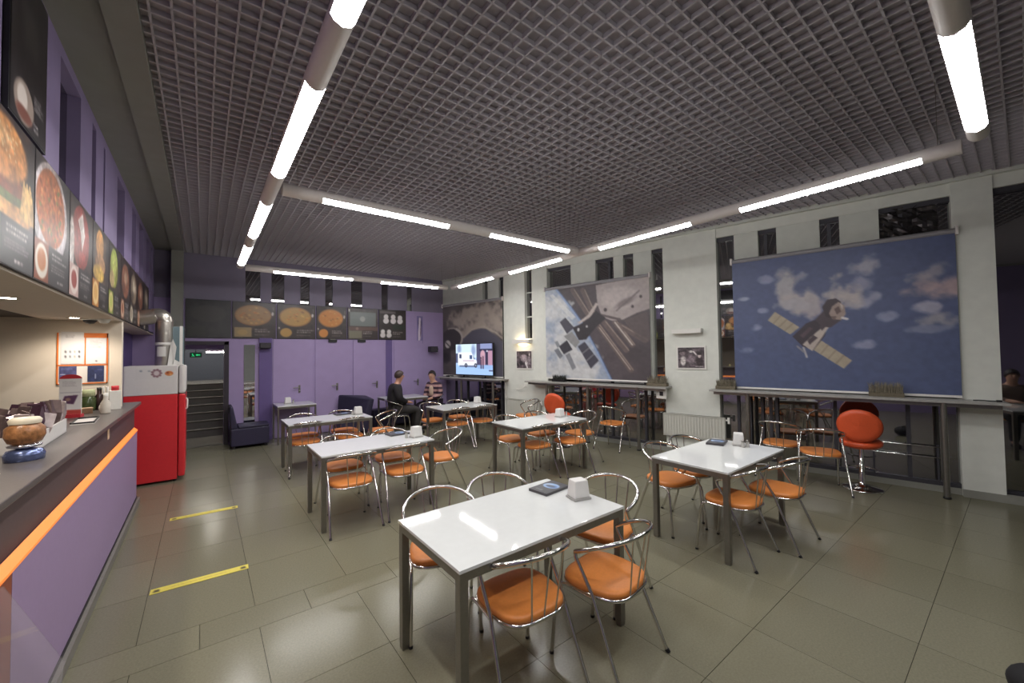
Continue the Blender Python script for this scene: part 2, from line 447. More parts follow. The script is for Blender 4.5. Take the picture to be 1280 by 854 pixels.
st = thing('strip_lamp', 'short lit tube lamp above the stairs seen through the doorway', 'lamp', (0.21, 10.62, 1.855))
MB().box(-0.17, 0.17, -0.03, 0.03, 0, 0.035).build('lamp_body', M_lampbody, st)
MB().tube([(-0.16, 0, -0.005), (0.16, 0, -0.005)], 0.014, 8).build('tube_light', mat('stair_tube', '#ffffff', emit='#fff8ee', estr=70, noise=0.01), st)
MB().box(-0.01, 0.01, -0.01, 0.01, 0.035, 1.345).build('hanger', M_lampbody, st)

st = thing('stair_fill_light', 'added unseen light panel brightening the stairs, hidden above the doorway', 'lamp', (0.0, 13.4, 3.16))  # added out of view to brighten the dark steps
MB().box(-0.3, 0.3, -0.3, 0.3, 0.005, 0.04).build('lamp_body', M_lampbody, st)
MB().box(-0.28, 0.28, -0.28, 0.28, 0.0, 0.005).build('fill_panel', mat('stair_fill', '#ffffff', emit='#fff6ea', estr=55, noise=0.01), st)

# left corner column, room front wall
struct(MB().box(-0.47, -0.30, 9.5, YB, 0, 4.02).build('trim_5', M_plaster))
struct(MB().box(-3.2, 9.0, -4.75, -4.6, -0.1, 4.2).build('wall_front', M_panel))

# ------------------------------------------------------------------ counter wall (left)
XL = -0.72; ZH = 2.17
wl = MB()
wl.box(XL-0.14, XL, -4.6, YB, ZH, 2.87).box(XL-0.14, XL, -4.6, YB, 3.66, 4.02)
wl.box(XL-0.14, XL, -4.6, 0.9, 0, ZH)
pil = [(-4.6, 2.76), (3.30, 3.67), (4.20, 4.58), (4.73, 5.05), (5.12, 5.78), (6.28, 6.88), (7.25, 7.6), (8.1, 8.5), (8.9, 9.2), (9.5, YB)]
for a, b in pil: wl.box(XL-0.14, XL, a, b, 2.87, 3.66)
wall_left = struct(wl.build('wall_left', mat('dimmed_purple_paint', '#84769a', rough=0.6, noise=0.04, nscale=5)))  # the purple darkened in its colour for the weak light towards the ceiling
for (a, b), (c_, d_) in zip(pil[:-1], pil[1:]):
    MB().box(XL-0.08, XL-0.07, b, c_, 2.87, 3.66).build('pane', M_glass, wall_left)
struct(MB().box(-1.15, -1.0, 6.3, YB, 0, ZH).build('wall_niche', M_purple_d))
struct(MB().box(-3.2, XL, 6.2, 6.3, 0, ZH).build('wall_counter_end', M_cream))
struct(MB().box(-3.2, -3.05, -4.6, 6.2, 0, ZH).build('wall_kitchen', M_cream))
struct(MB().box(-3.2, XL-0.14, 0.75, 0.9, 0, ZH).build('wall_kitchen_front', M_cream))
struct(MB().box(-1.30, XL, 0.9, 6.2, ZH-0.015, ZH+0.02).box(-1.15, XL, 6.2, YB, ZH-0.01, ZH+0.02).build('ceiling_soffit', M_soffit))
struct(MB().box(-3.2, -1.30, 0.9, 6.2, ZH+0.0, ZH+0.06).build('ceiling_kitchen', M_brownceil))

# ------------------------------------------------------------------ suspended strip lamps
ZL, RL = 3.2, 0.055
def half_tube(mb, x0, x1, r, a0, a1, n=10):
    vs = []; fs = []
    for x in (x0, x1):
        for k in range(n+1):
            a = a0+(a1-a0)*k/n; vs.append((x, r*math.cos(a), r*math.sin(a)))
    for k in range(n): fs.append((k, n+1+k, n+2+k, k+1))
    mb.add(vs, fs, True)
    for i, x in enumerate((x0, x1)):
        mb.add(vs[i*(n+1):(i+1)*(n+1)], [tuple(range(n+1))])
    return mb
def lamp_run(label, loc, rz, length, mods):
    t = thing('strip_lamp_run', label, 'ceiling lamp', loc, rz, 'suspended strip lamps')
    edges = [0.0]+[v for m_ in mods for v in m_]+[length]
    for a, b in zip(edges[0::2], edges[1::2]):
        if b-a > 0.02: MB().tube([(a, 0, 0), (b, 0, 0)], RL, 16).build('trunking', M_lampbody, t)
    for a, b in mods:
        h = half_tube(MB(), a, b, RL, R(-24), R(204)).build('lamp_housing', M_lampbody, t)
        df = MB(); nn = 8; ys_ = [-0.05+0.1*k/nn for k in range(nn+1)]
        df.add([(x, y_, -0.010-0.040*(1-(y_/0.05)**2)) for x in (a+0.004, b-0.004) for y_ in ys_], [(k, k+1, nn+2+k, nn+1+k) for k in range(nn)], True)
        df.build('diffuser', M_lamp, h)
        lv = MB(); n = int((b-a)/0.06)
        for i in range(n+1):
            x = a+0.003+(b-a-0.006)*i/n
            p = [(-0.05, -0.010), (-0.03, -0.035), (0, -0.049), (0.03, -0.035), (0.05, -0.010), (0.055, -0.018), (0.034, -0.046), (0, -0.060), (-0.034, -0.046), (-0.055, -0.018)]
            lv.add([(x-.001, u, w) for u, w in p]+[(x+.001, u, w) for u, w in p], [tuple(range(10)), tuple(range(19, 9, -1))])
        lv.build('louver', M_louver, h)['kind'] = 'stuff'
    for x in (0.12, length/2, length-0.12):
        MB().tube([(x, 0, RL-0.005), (x, 0, ZC-ZL)], 0.0025, 5).build('suspension_wire', M_steel, t)
    return t
MY = [(0.44, 1.74), (2.25, 3.56), (4.29, 5.59), (6.11, 7.38)]
off = lambda L, d: [(a-d, b-d) for a, b in L]
lamp_run('long grey strip lamp run nearest the counter, four lamps end to end', (0.46, 0.22, ZL), R(90), 7.45, off(MY, 0.22))
lamp_run('long strip lamp run beside the poster wall, four lamps end to end', (4.33, 0.24, ZL), R(90), 7.45, off(MY, 0.24))
MX = [(0.855, 2.16), (2.71, 4.06)]
lamp_run('strip lamp run crossing the middle of the ceiling between the long runs', (0.535, 3.93, ZL), 0, 3.70, off(MX, 0.535))
lamp_run('strip lamp run crossing the ceiling nearest the purple back wall', (0.535, 7.78, ZL), 0, 3.70, off([(0.93, 2.23), (2.76, 4.0)], 0.535))
lamp_run('strip lamp run at the top right corner nearest the camera', (0.535, 0.155, ZL), 0, 3.62, off([(0.80, 2.10), (2.64, 3.96)], 0.535))

# ------------------------------------------------------------------ service counter
ct = thing('service_counter', 'long purple service counter with dark worktop and orange lit strip', 'counter', (0, 0, 0))
MB().box(-1.32, -0.605, 1.2, 6.78, 1.165, 1.20).build('counter_top', mat('dark_worktop', '#5e5856', rough=0.3, noise=0.12, nscale=60), ct, bevel=0.006)
MB().box(-1.25, -0.66, 1.25, 6.72, 0.90, 1.165).build('fascia', mat('fascia_brown', '#54484a', rough=0.45, noise=0.06), ct)
MB().box(-1.25, -0.645, 1.25, 6.66, 0.09, 0.90).build('counter_body', M_dark, ct)
MB().box(-0.645, -0.618, 2.60, 6.55, 0.09, 0.868).build('front_panel', mat('counter_purple', '#9c86aa', rough=0.5, noise=0.02), ct)
MB().box(-0.645, -0.618, 1.25, 2.595, 0.09, 0.868).build('front_panel', mat('counter_redbrown', '#8c4a36', rough=0.5, noise=0.05), ct)['label'] = 'red-brown front panel'
led = MB()
led.add([(-0.645, 1.25, 0.872), (-0.614, 1.25, 0.872), (-0.614, 1.25, 0.885), (-0.645, 1.25, 0.915), (-0.645, 6.56, 0.872), (-0.614, 6.56, 0.872), (-0.614, 6.56, 0.885), (-0.645, 6.56, 0.915)],
        [(0, 1, 2, 3), (7, 6, 5, 4), (1, 5, 6, 2), (2, 6, 7, 3), (0, 4, 5, 1), (0, 3, 7, 4)])
led.build('light_strip', mat('orange_led', '#ff9a4a', rough=0.4, emit='#ff7d32', estr=0.5, noise=0.01), ct)['label'] = 'glowing orange light strip'
MB().box(-0.65, -0.590, 1.25, 6.6, 0, 0.07).build('plinth', mat('plinth_grey', '#77736d', rough=0.5, noise=0.05), ct)
MB().box(-0.645, -0.612, 1.25, 6.58, 0.07, 0.09).build('plinth_gap', M_black, ct)
MB().box(-1.2, -0.7, 1.3, 6.5, 0, 0.09).build('base', M_dark, ct)
pt = MB().box(-0.66, -0.656, 4.97, 5.04, 1.03, 1.155).build('price_tag', mat('tag_paper', '#d9b89a', rough=0.7, noise=0.05), None)
tag(pt, 'small pale price tag stuck under the counter edge', 'tag')

# clear sheet leaning on the counter front near the camera
ac = MB(); pl = [(1.75, 0.93), (2.40, 0.89), (3.14, 0.16), (2.95, 0.003), (1.75, 0.003)]
vs_ = [(-0.560-0.035*z/0.9, y, z) for y, z in pl]+[(-0.556-0.035*z/0.9, y, z) for y, z in pl]
ac.add(vs_, [(4, 3, 2, 1, 0), (5, 6, 7, 8, 9)]+[(i, (i+1) % 5, 5+(i+1) % 5, 5+i) for i in range(5)])
o = ac.build('clear_plastic_sheet', mat('clear_plastic', '#cfc6d0', rough=0.05, alpha=0.16, spec=0.8, noise=0.01))
tag(o, 'clear plastic sheet leaning against the counter front beside the camera', 'sheet')

# menu boards over the counter
FOOD = [('#c08a50', '#8a5a34', '#5a6a30'), ('#c07a48', '#e6dccf', '#8a4a2c'), ('#9a3a30', '#e8d8d0', '#c8a8a0'), ('#d8a860', '#e8c890', '#b87838'), ('#b8c060', '#d8c088', '#7a8a30'), ('#9a6048', '#c8a890', '#70483a'), ('#8a7a68', '#c8bca8', '#5a5048')]
def menu_canvas(i, res):
    c = Canvas(res, res, '#2b2224'); a, b, d = FOOD[i % 7]
    c.speck(.5, 14, i)
    if i == 0:      # burger
        c.poly([(0, .35), (0, 1), (1, 1), (1, .75), (.9, .4)], '#6a4a34', .5)
        c.ell(.35, .62, .62, .12, '#d8a468', soft=.1); c.ell(.4, .50, .55, .08, '#5a6a34', tex=.4, ts=20)
        c.ell(.4, .45, .5, .07, '#8a4a30', tex=.3); c.ell(.42, .24, .46, .22, '#d09058', soft=.15); c.ell(.36, .17, .25, .09, '#e0ac78', soft=.6)
        for k in range(40): c.ell(.15+.55*random.random(), .08+.2*random.random(), .012, .008, '#efd9ae')
        for k in range(9): c.line((.78+.02*k, .36+.03*(k % 3)), (.72+.035*k, .62), .018, '#e0b878')
    elif i == 1:    # bowl
        c.ell(.42, .40, .50, .42, '#d8d0d4', soft=.03); c.ell(.42, .36, .42, .33, '#b8683c', tex=.35, ts=24, seed=4)
        for k in range(60): c.ell(.1+.62*random.random(), .1+.5*random.random(), .03, .02, random.choice(['#c87c48', '#8a4428', '#d89a5c', '#6a7a3a']), .8)
    elif i == 2:    # plate with dessert
        c.ell(.45, .36, .38, .34, '#9c3430', soft=.03); c.ell(.45, .36, .3, .27, '#a8443c', soft=.2)
        c.poly([(.3, .2), (.5, .08), (.62, .3), (.5, .5), (.42, .3)], '#ece0dc'); c.ell(.07, .5, .1, .3, '#e4dcd8', soft=.1)
    elif i == 3:
        c.rect(.1, .1, .8, .68, '#7a5838', .4); c.ell(.4, .22, .24, .2, '#e2a04c', soft=.1); c.ell(.45, .45, .3, .13, '#cf9e70', tex=.3); c.ell(.35, .58, .35, .12, '#e6c062', soft=.2)
    elif i == 4:
        c.ell(.4, .33, .32, .3, '#a9b94e', soft=.1); c.ell(.42, .3, .2, .2, '#c8d070', soft=.3); c.ell(.25, .5, .2, .14, '#d8c088', soft=.2)
    else:
        c.ell(.45, .36, .42, .3, a, soft=.15, tex=.3, ts=16, seed=i); c.ell(.5, .3, .25, .15, b, soft=.5); c.ell(.3, .5, .2, .1, d, soft=.3)
    c.blend(np.clip(c.noise(4, i+30)-.35, 0, .5)*1.1*(c.v < .68), '#5a4030'); c.speck(.28, 26, i+50)
    c.rect(0, .68, 1, 1, '#231c1e'); c.rect(0, .68, .36, 1, d); c.ell(.18, .84, .17, .15, b, soft=.1); c.ell(.18, .83, .12, .1, a, soft=.2, tex=.3)
    c.text(.46, .72, .45, 2, .022, '#e8e0dc', i); c.text(.44, .82, .5, 3, .014, '#b8b0ac', i+9); c.text(.62, .94, .2, 1, .025, '#e8e0dc', i+5)
    return c
PW = 0.69
for i in range(10):
    y0 = 1.76+PW*i
    lab = ['dark menu board at the left frame edge above the counter', 'menu board with a large burger photo above the counter', 'menu board with a bowl of fried food above the counter', 'menu board with a dessert on a red plate above the counter',
           'menu board with tall yellow sandwich photo above the counter', 'menu board with bright green dish above the counter', 'brown menu board between the green one and the silver duct', 'greyish menu board behind the silver duct', 'dim menu board just beyond the silver duct', 'dim menu board at the far end of the counter wall'][i]
    b = thing('menu_board', lab, 'menu board', (XL, y0, 2.17), 0, 'menu boards above the counter')
    MB().box(0.0, 0.02, 0.004, PW-0.004, 0, 0.69).build('board', M_black, b)
    print_obj('menu_print', menu_canvas([5, 0, 1, 2, 3, 4, 5, 6, 5, 6][i], [60, 130, 120, 100, 90, 70, 60, 50, 40, 30][i]), (0.022, 0.01, 0.685), (0, PW-0.02, 0), (0, 0, -0.68), M_gloss, b)
b = thing('menu_board', 'tall black menu board hung above the burger board', 'menu board', (XL, 2.77, 2.88))
bt = MB().box(0.0, 0.02, 0, 0.54, 0, 0.80).build('board', M_black, b)
cv = Canvas(70, 110, '#221d20'); cv.speck(.3, 10, 2); cv.ell(.35, .86, .28, .14, '#9a8a80', soft=.1); cv.ell(.3, .84, .15, .09, '#d8ccc4', soft=.2); cv.ell(.35, .93, .25, .05, '#7a4a40', soft=.3)
cv.text(.62, .72, .3, 5, .012, '#b8b0b0', 3); cv.text(.62, .9, .2, 2, .02, '#e0d8d8', 4); cv.ell(.5, .35, .3, .2, '#2e2a2a', soft=.5)
print_obj('menu_print', cv, (0.022, 0.01, 0.79), (0, 0.52, 0), (0, 0, -0.78), M_gloss, b)

# menu boards on the back wall
def pizza_canvas(kind, res):
    c = Canvas(res, res, '#332827'); c.speck(.4, 10, kind)
    if kind == 0:
        c = Canvas(res, res, '#262525'); c.speck(.4, 8, 1); c.ell(.5, .36, .42, .24, '#34312f', soft=.1); c.rect(.05, .7, .42, .95, '#31302c'); c.text(.5, .74, .4, 4, .02, '#3c3838', 2)
        return c
    if kind in (1, 2, 3):
        col = {1: '#9a7850', 2: '#b08a4c', 3: '#c4803c'}[kind]
        c.ell(.47, .36, .44, .30, '#8a6038', soft=.03); c.ell(.47, .36, .41, .27, col, soft=.06, tex=.15, ts=18)
        for k in range(26):
            a_, r_ = random.random()*6.28, math.sqrt(random.random())
            c.ell(.47+.36*r_*math.cos(a_), .36+.23*r_*math.sin(a_), .035, .025, random.choice(['#b86a38', '#d0a860', '#7a4a2c', '#c89048']), .6)
        c.ell(.93, .3, .03, .06, '#c8c0bc'); c.rect(.93, .1, .97, .2, '#8a8480', .5)
        if kind == 1: c.rect(.03, .70, .43, .97, '#94805c'); c.ell(.22, .84, .12, .08, '#a88c5c')
        else: c.ell(.22, .83, .16, .14, col, soft=.1); c.ell(.04, .7, .02, .03, '#d8d0c8')
    elif kind == 4:
        c.rect(.06, .12, .94, .58, '#6f7674'); c.ell(.48, .34, .09, .09, '#a8a8a4'); c.text(.1, .18, .75, 5, .02, '#8a9290', 3, .4); c.rect(.02, .60, 1, .72, '#6a5048', .8); c.ell(.3, .66, .05, .05, '#8a7068')
        c.rect(.03, .73, .46, .98, '#75705f'); c.rect(.02, .02, .06, .12, '#d8d4d4')
    else:
        c = Canvas(res, res, '#37302f'); c.rect(.03, .04, .62, .12, '#8a8284', .6)
        for x, y_, s_ in ((.25, .30, 1), (.52, .30, 1), (.78, .32, .7)):
            c.ell(x, y_-.07, .09, .09, '#e2dcdc'); c.ell(x, y_+.07*s_, .11, .10, '#ded8d8')
        for x in (.13, .36): c.ell(x, .74, .08, .08, '#dcd6d4'); c.ell(x, .86, .10, .09, '#d6d0ce')
        c.rect(.5, .5, .95, .66, '#2c3a30', .7)
    c.text(.5, .74, .46, 2, .035, '#b0a8a4', kind); c.text(.5, .90, .4, 1, .02, '#8a8280', kind+4)
    return c
bx_ = [(-0.27, 0.44, 0, 'very dark unlit menu board above the doorway'), (0.46, 1.22, 1, 'menu board with pale brown pizza and rectangular pastry photo'), (1.24, 1.99, 2, 'menu board with yellow cheese pizza, second beside the doorway board'),
       (2.01, 2.66, 3, 'menu board with bright orange pizza on the back wall'), (2.68, 3.40, 4, 'menu board with grey photo strip on the back wall'), (3.42, 4.12, 5, 'menu board with white round dumplings at the right end of the row')]
for x0, x1, k, lab in bx_:
    b = thing('menu_board', lab, 'menu board', (x0, YB-0.001, 2.11), 0, 'menu boards on the back wall')
    MB().box(0.0, x1-x0, -0.025, 0, 0, 0.75).build('board', M_black, b)
    print_obj('menu_print', pizza_canvas(k, 64), (0.01, -0.027, 0.74), (x1-x0-0.02, 0, 0), (0, 0, -0.73), M_gloss, b)
for x, lab in ((3.0, 'black clip lamp under the grey-photo menu board'), (2.35, 'flat dark bracket under the orange pizza menu board')):
    b = thing('board_bracket', lab, 'bracket', (x, YB, 2.04))
    MB().box(-0.09, 0.09, -0.06, -0.002, 0, 0.06).build('bracket_body', M_black, b)
    MB().box(-0.05, 0.05, -0.045, -0.01, 0.06, 0.072).build('bracket_foot', M_steel, b)
wsp = thing('wall_speaker', 'small black loudspeaker on the dark purple pilaster', 'speaker', (1.02, YB-0.035, 1.9))
MB().box(-0.10, 0.10, -0.13, -0.002, 0, 0.12).build('speaker_body', M_black, wsp, bevel=0.01)
MB().box(-0.085, 0.085, -0.134, -0.13, 0.015, 0.105).build('speaker_grille', M_dark, wsp)
wsp = thing('wall_speaker', 'black wall speaker on a bracket at the purple corner by the television', 'speaker', (4.84, YB, 1.79))
MB().box(-0.12, 0.10, -0.2, -0.05, 0, 0.15).build('speaker_body', M_black, wsp, bevel=0.012)
MB().tube([(0.14, -0.002, 0.08), (0.14, -0.10, 0.08), (0.10, -0.12, 0.08)], 0.022, 8).build('speaker_bracket', M_black, wsp)
MB().box(-0.105, 0.085, -0.204, -0.2, 0.015, 0.135).build('speaker_grille', M_dark, wsp)
cv = Canvas(20, 60, '#7c70a0'); cv.ell(.5, .25, .4, .2, '#544a6c', soft=.4); cv.ell(.45, .65, .35, .28, '#b8a8bc', soft=.4); cv.ell(.6, .5, .15, .3, '#6a5068', soft=.4); cv.line((.5, .1), (.35, .9), .05, '#d8ccd8')
o = print_obj('wall_sticker', cv, (4.43, YB-0.003, 2.74), (0.17, 0, 0), (0, 0, -0.72), M_print); tag(o, 'narrow grey sticker strip on the purple wall right of the menu boards', 'sticker')

# ------------------------------------------------------------------ posters on the right wall
def roll_poster(label, y0, y1, zt, zb, cv):
    """y0 far edge, y1 near edge"""
    p = thing('roller_poster', label, 'poster', WP(y1, 0.03, zb), WA, 'roller posters on the grey wall')
    L = S(y0)-S(y1); H_ = zt-zb
    print_obj('poster_sheet', cv, (L, 0.005, H_-0.03), (-L, 0, 0), (0, 0, -(H_-0.05)), M_print, p)
    MB().box(0, L, -0.0, 0.004, 0.02, H_-0.03).build('poster_backing', M_panel, p)
    MB().tube([(-0.01, -0.005, H_), (L+0.01, -0.005, H_)], 0.033, 12).build('roller_tube', mat('roller_grey', '#8d8b8f', rough=0.4, noise=0.03), p)
    MB().box(0, L, -0.006, 0.012, 0, 0.028).build('bottom_bar', M_white, p)
    for x in (-0.012, L+0.012): MB().box(x-0.012, x+0.012, -0.03, 0.035, H_-0.05, H_+0.05).build('roller_bracket', M_lampbody, p)
    return p
# satellite over clouds
cv = Canvas(280, 236, '#566080')
cv.blend(np.clip(1-cv.v*1.2, 0, 1)*.25, '#3f4468'); cv.blend(np.clip(cv.noise(3, 5), 0, 1)*.25, '#434e7a')
CL = [(.295, .241, .06, .12, '#a8a4a8'), (.356, .328, .085, .10, '#b0a8a8'), (.525, .298, .07, .09, '#b4aaa8'), (.423, .40, .05, .07, '#a8a0a4'), (.645, .12, .06, .08, '#9c9aa8'), (.373, .161, .03, .03, '#8a8ca0'), (.189, .158, .04, .03, '#868ba8'),
      (.63, .26, .06, .05, '#8c8ea6'), (.65, .37, .07, .05, '#9294aa'), (.127, .529, .03, .03, '#8c92b0'), (.073, .70, .05, .03, '#8088a8'), (.062, .293, .03, .015, '#9aa0b8'), (.174, .395, .03, .02, '#8c92b0'), (.66, .676, .05, .03, '#9094b0'),
      (.892, .259, .06, .05, '#9c949c'), (.923, .328, .11, .07, '#b09a9c'), (.945, .197, .05, .04, '#8a8896'), (.891, .453, .05, .035, '#a4a2b4'), (.954, .535, .08, .05, '#98969e'), (.742, .492, .035, .03, '#8a90ac'), (.873, .581, .08, .025, '#7c829c'), (.35, .37, .12, .04, '#a8a4aa')]
for i, (x, y_, rx, ry, c_) in enumerate(CL): cv.cloud(x, y_, rx*1.1, ry*1.1, c_, .95, i)
cv.poly([(.231, .412), (.354, .539), (.307, .59), (.192, .475)], '#a79b88'); cv.poly([(.452, .637), (.59, .784), (.553, .841), (.416, .706)], '#ab9f8c')
for t_ in (.25, .5, .75):
    for q in (((.231, .412), (.354, .539), (.307, .59), (.192, .475)), ((.452, .637), (.59, .784), (.553, .841), (.416, .706))):
        a_ = [q[0][j]+(q[1][j]-q[0][j])*t_ for j in (0, 1)]; b_ = [q[3][j]+(q[2][j]-q[3][j])*t_ for j in (0, 1)]; cv.line(a_, b_, .003, '#8a7f70')
cv.poly([(.318, .606), (.387, .512), (.472, .468), (.496, .495), (.473, .607), (.416, .712), (.365, .679)], '#3c343c')
cv.poly([(.366, .666), (.41, .61), (.487, .513), (.499, .533), (.46, .619), (.412, .716)], '#b8aca4')
cv.poly([(.39, .64), (.42, .6), (.44, .62), (.40, .67)], '#4a4046'); cv.poly([(.45, .54), (.475, .51), (.48, .54), (.46, .57)], '#4a4248')
cv.cloud(.56, .33, .09, .10, '#b4aaa8', .95, 41); cv.poly([(.43, .49), (.47, .43), (.53, .46), (.55, .50), (.50, .55), (.46, .54)], '#4a4046'); cv.poly([(.465, .40), (.49, .35), (.53, .345), (.55, .37), (.555, .43), (.52, .49), (.48, .47)], '#3a3036'); cv.poly([(.51, .40), (.54, .37), (.565, .40), (.57, .46), (.55, .50), (.51, .49), (.495, .45)], '#9c8a82'); cv.poly([(.52, .42), (.54, .40), (.55, .44), (.53, .46)], '#5c4a48'); cv.poly([(.545, .38), (.56, .40), (.555, .43)], '#c4b8b0'); cv.line((.555, .485), (.575, .495), .008, '#d0ccd0'); cv.poly([(.50, .47), (.53, .47), (.52, .50)], '#6c5a56'); cv.poly([(.355, .60), (.40, .54), (.42, .55), (.37, .62)], '#54464c'); cv.line((.37, .69), (.385, .76), .006, '#b4b0b4'); cv.line((.34, .68), (.37, .72), .006, '#8a8890')
cv.speck(.06, 40)
roll_poster('large blue poster of a satellite over clouds, rightmost on the wall', 2.79, 0.48, 3.12, 1.15, cv)
# space station over the earth
cv = Canvas(170, 146, '#4f484c'); cv.speck(.15, 6, 2)
limb = [(.139, 0), (.29, .22), (.402, .4), (.552, .721), (.672, 1)]
cv.poly([(0, 0)]+limb+[(0, 1)], '#98a2b4')
for i, (x, y_, rx, ry) in enumerate([(.05, .2, .15, .2), (.12, .6, .2, .25), (.25, .85, .3, .2), (.1, .95, .2, .2), (.38, .8, .15, .3), (.2, .3, .1, .2), (.45, .95, .15, .1)]): cv.cloud(x, y_, rx, ry, '#c8c9ca', .95, i+3)
for a_, b_ in zip(limb[:-1], limb[1:]): cv.line((a_[0]-.012, a_[1]), (b_[0]-.012, b_[1]), .014, '#8a9fc4', .8); cv.line(a_, b_, .006, '#4a5878', .8)
cv.poly([(.05, .06), (.09, .05), (.33, .33), (.29, .36)], '#d8d8d4', .7); cv.poly([(.03, .12), (.05, .11), (.26, .37), (.24, .39)], '#b8bcc0', .6)
TR = [((.30, .03), (.466, .338)), ((.542, .427), (.834, .894)), ((.704, .414), (.852, .648)), ((.407, .05), (.498, .291)), ((.60, .40), (.80, .70)), ((.745, .45), (.958, .605))]
for p_, q_ in TR: cv.line(p_, q_, .028, '#6a5c5a', .8); cv.line((p_[0]+.02, p_[1]), (q_[0]+.02, q_[1]), .005, '#a8988c', .7)
cv.line((.704, .414), (.852, .648), .007, '#c4b8b0'); cv.line((.56, .46), (.83, .89), .005, '#b0a298')
cv.poly([(.534, .014), (.668, .002), (1, 0), (1, .307), (.898, .336), (.775, .395), (.676, .396), (.588, .348), (.546, .213)], '#a49a98')
cv.ell(.75, .17, .2, .13, '#b2a8a6', soft=.3); cv.ell(.8, .22, .12, .04, '#7c7272', soft=.5, rot=-.4); cv.line((.58, .33), (.75, .39), .012, '#5c5254'); cv.line((.72, .3), (.92, .12), .006, '#6c6264'); cv.ell(.62, .28, .015, .02, '#40383c'); cv.ell(.86, .27, .012, .016, '#40383c'); cv.ell(.93, .18, .012, .016, '#40383c')
cv.poly([(.78, .4), (.98, .33), (1, .6), (.93, .62)], '#5e5454', .8)
cv.poly([(.345, .396), (.451, .32), (.531, .195), (.553, .214), (.482, .34), (.369, .406)], '#b8aca6')
cv.poly([(.295, .444), (.369, .415), (.45, .37), (.529, .278), (.625, .368), (.526, .458), (.431, .578), (.358, .584)], '#332f34')
cv.poly([(.159, .374), (.221, .327), (.311, .445), (.235, .51)], '#474650'); cv.poly([(.346, .651), (.417, .603), (.55, .803), (.472, .889)], '#44434e')
for t_ in (.33, .66):
    cv.line((.346+.126*t_, .651+.238*t_), (.417+.133*t_, .603+.2*t_), .004, '#9a9a9c')
cv.poly([(.2, .534), (.286, .487), (.366, .601), (.324, .668)], '#8c8c8c'); cv.poly([(.146, .647), (.234, .579), (.291, .684), (.197, .735)], '#393840')
cv.poly([(.214, .744), (.257, .718), (.325, .88), (.287, .91)], '#84868c'); cv.poly([(.092, .69), (.137, .664), (.188, .752), (.153, .787)], '#767a82'); cv.poly([(.10, .60), (.13, .58), (.16, .64), (.13, .66)], '#84888e')
cv.ell(.355, .47, .012, .02, '#c8c8c8'); cv.ell(.44, .44, .01, .014, '#b8b8b8'); cv.speck(.08, 40)
roll_poster('grey poster of a space station above the earth, middle of the three', 6.33, 4.09, 3.10, 1.185, cv)
# dish and cloud arch
cv = Canvas(110, 100, '#5a5454'); cv.speck(.3, 5, 8)
for i, (x, y_, rx, ry) in enumerate([(.55, .22, .3, .2), (.8, .2, .3, .2), (.9, .32, .2, .15), (.55, .33, .2, .1), (.7, .1, .3, .1), (.45, .42, .15, .08), (.25, .2, .15, .15)]): cv.cloud(x, y_, rx, ry, '#a89c92', .9, i+11)
cv.poly([(.35, .50), (.5, .38), (.62, .34), (.75, .36), (.9, .46), (1, .55), (1, 1), (.3, 1)], '#54525e')
for a_, b_ in (((.36, .47), (.52, .36)), ((.52, .36), (.72, .33)), ((.72, .33), (.9, .42)), ((.9, .42), (1, .5))): cv.line(a_, b_, .012, '#b4a89c', .7)
cv.ell(.16, .48, .19, .16, '#3c383a', soft=.05); cv.ell(.2, .44, .2, .14, '#a49a94', al=.0)
for k in range(12):
    a_ = -1.9+.2*k; cv.line((.16+.19*math.cos(a_), .47+.15*math.sin(a_)), (.16+.19*math.cos(a_+.2), .47+.15*math.sin(a_+.2)), .018 if k > 3 else .008, '#b0a8a2')
cv.ell(.09, .55, .055, .06, '#c2bcb8', soft=.1); cv.line((.06, .53), (.12, .58), .01, '#3c383a'); cv.rect(.0, .62, .14, .8, '#38343a', .7); cv.ell(.05, .75, .1, .1, '#2f2c30', soft=.5)
roll_poster('brown-grey poster of a round dish under clouds behind the television', 9.70, 7.56, 3.03, 1.15, cv)

# ------------------------------------------------------------------ wall shelves with posts
M_shelf = mat('shelf_stone', '#a09e9a', rough=0.35, noise=0.06, nscale=30)
def shelf(label, y0, y1, legs):
    t = thing('bar_shelf', label, 'shelf', WP(y0, 0, 0), WA, 'bar shelves along the grey wall')
    L = S(y1)-S(y0)
    MB().box(0, L, -0.02, 0.30, 1.105, 1.135).build('shelf_board', M_shelf, t, bevel=0.005)
    MB().box(0.05, L-0.05, 0.20, 0.235, 1.06, 1.105).build('support_rail', M_steel, t)
    for y_ in legs:
        l = MB().tube([(S(y_)-S(y0), 0.22, 0.02), (S(y_)-S(y0), 0.22, 1.106)], 0.028, 12).build('leg', M_steel, t)
        MB().lathe([(0.0, 0), (0.036, 0), (0.034, 0.022), (0, 0.024)], 12, S(y_)-S(y0), 0.22).build('foot', M_black, l)
    return t
shelf('grey bar shelf on steel posts under the blue satellite poster', 0.17, 3.10, [0.65, 2.60])
shelf('grey bar shelf on steel posts under the space station poster', 3.75, 6.72, [4.26, 5.25, 6.20])
shelf('grey bar shelf on steel posts carrying the television', 7.42, 9.66, [7.72, 8.80])

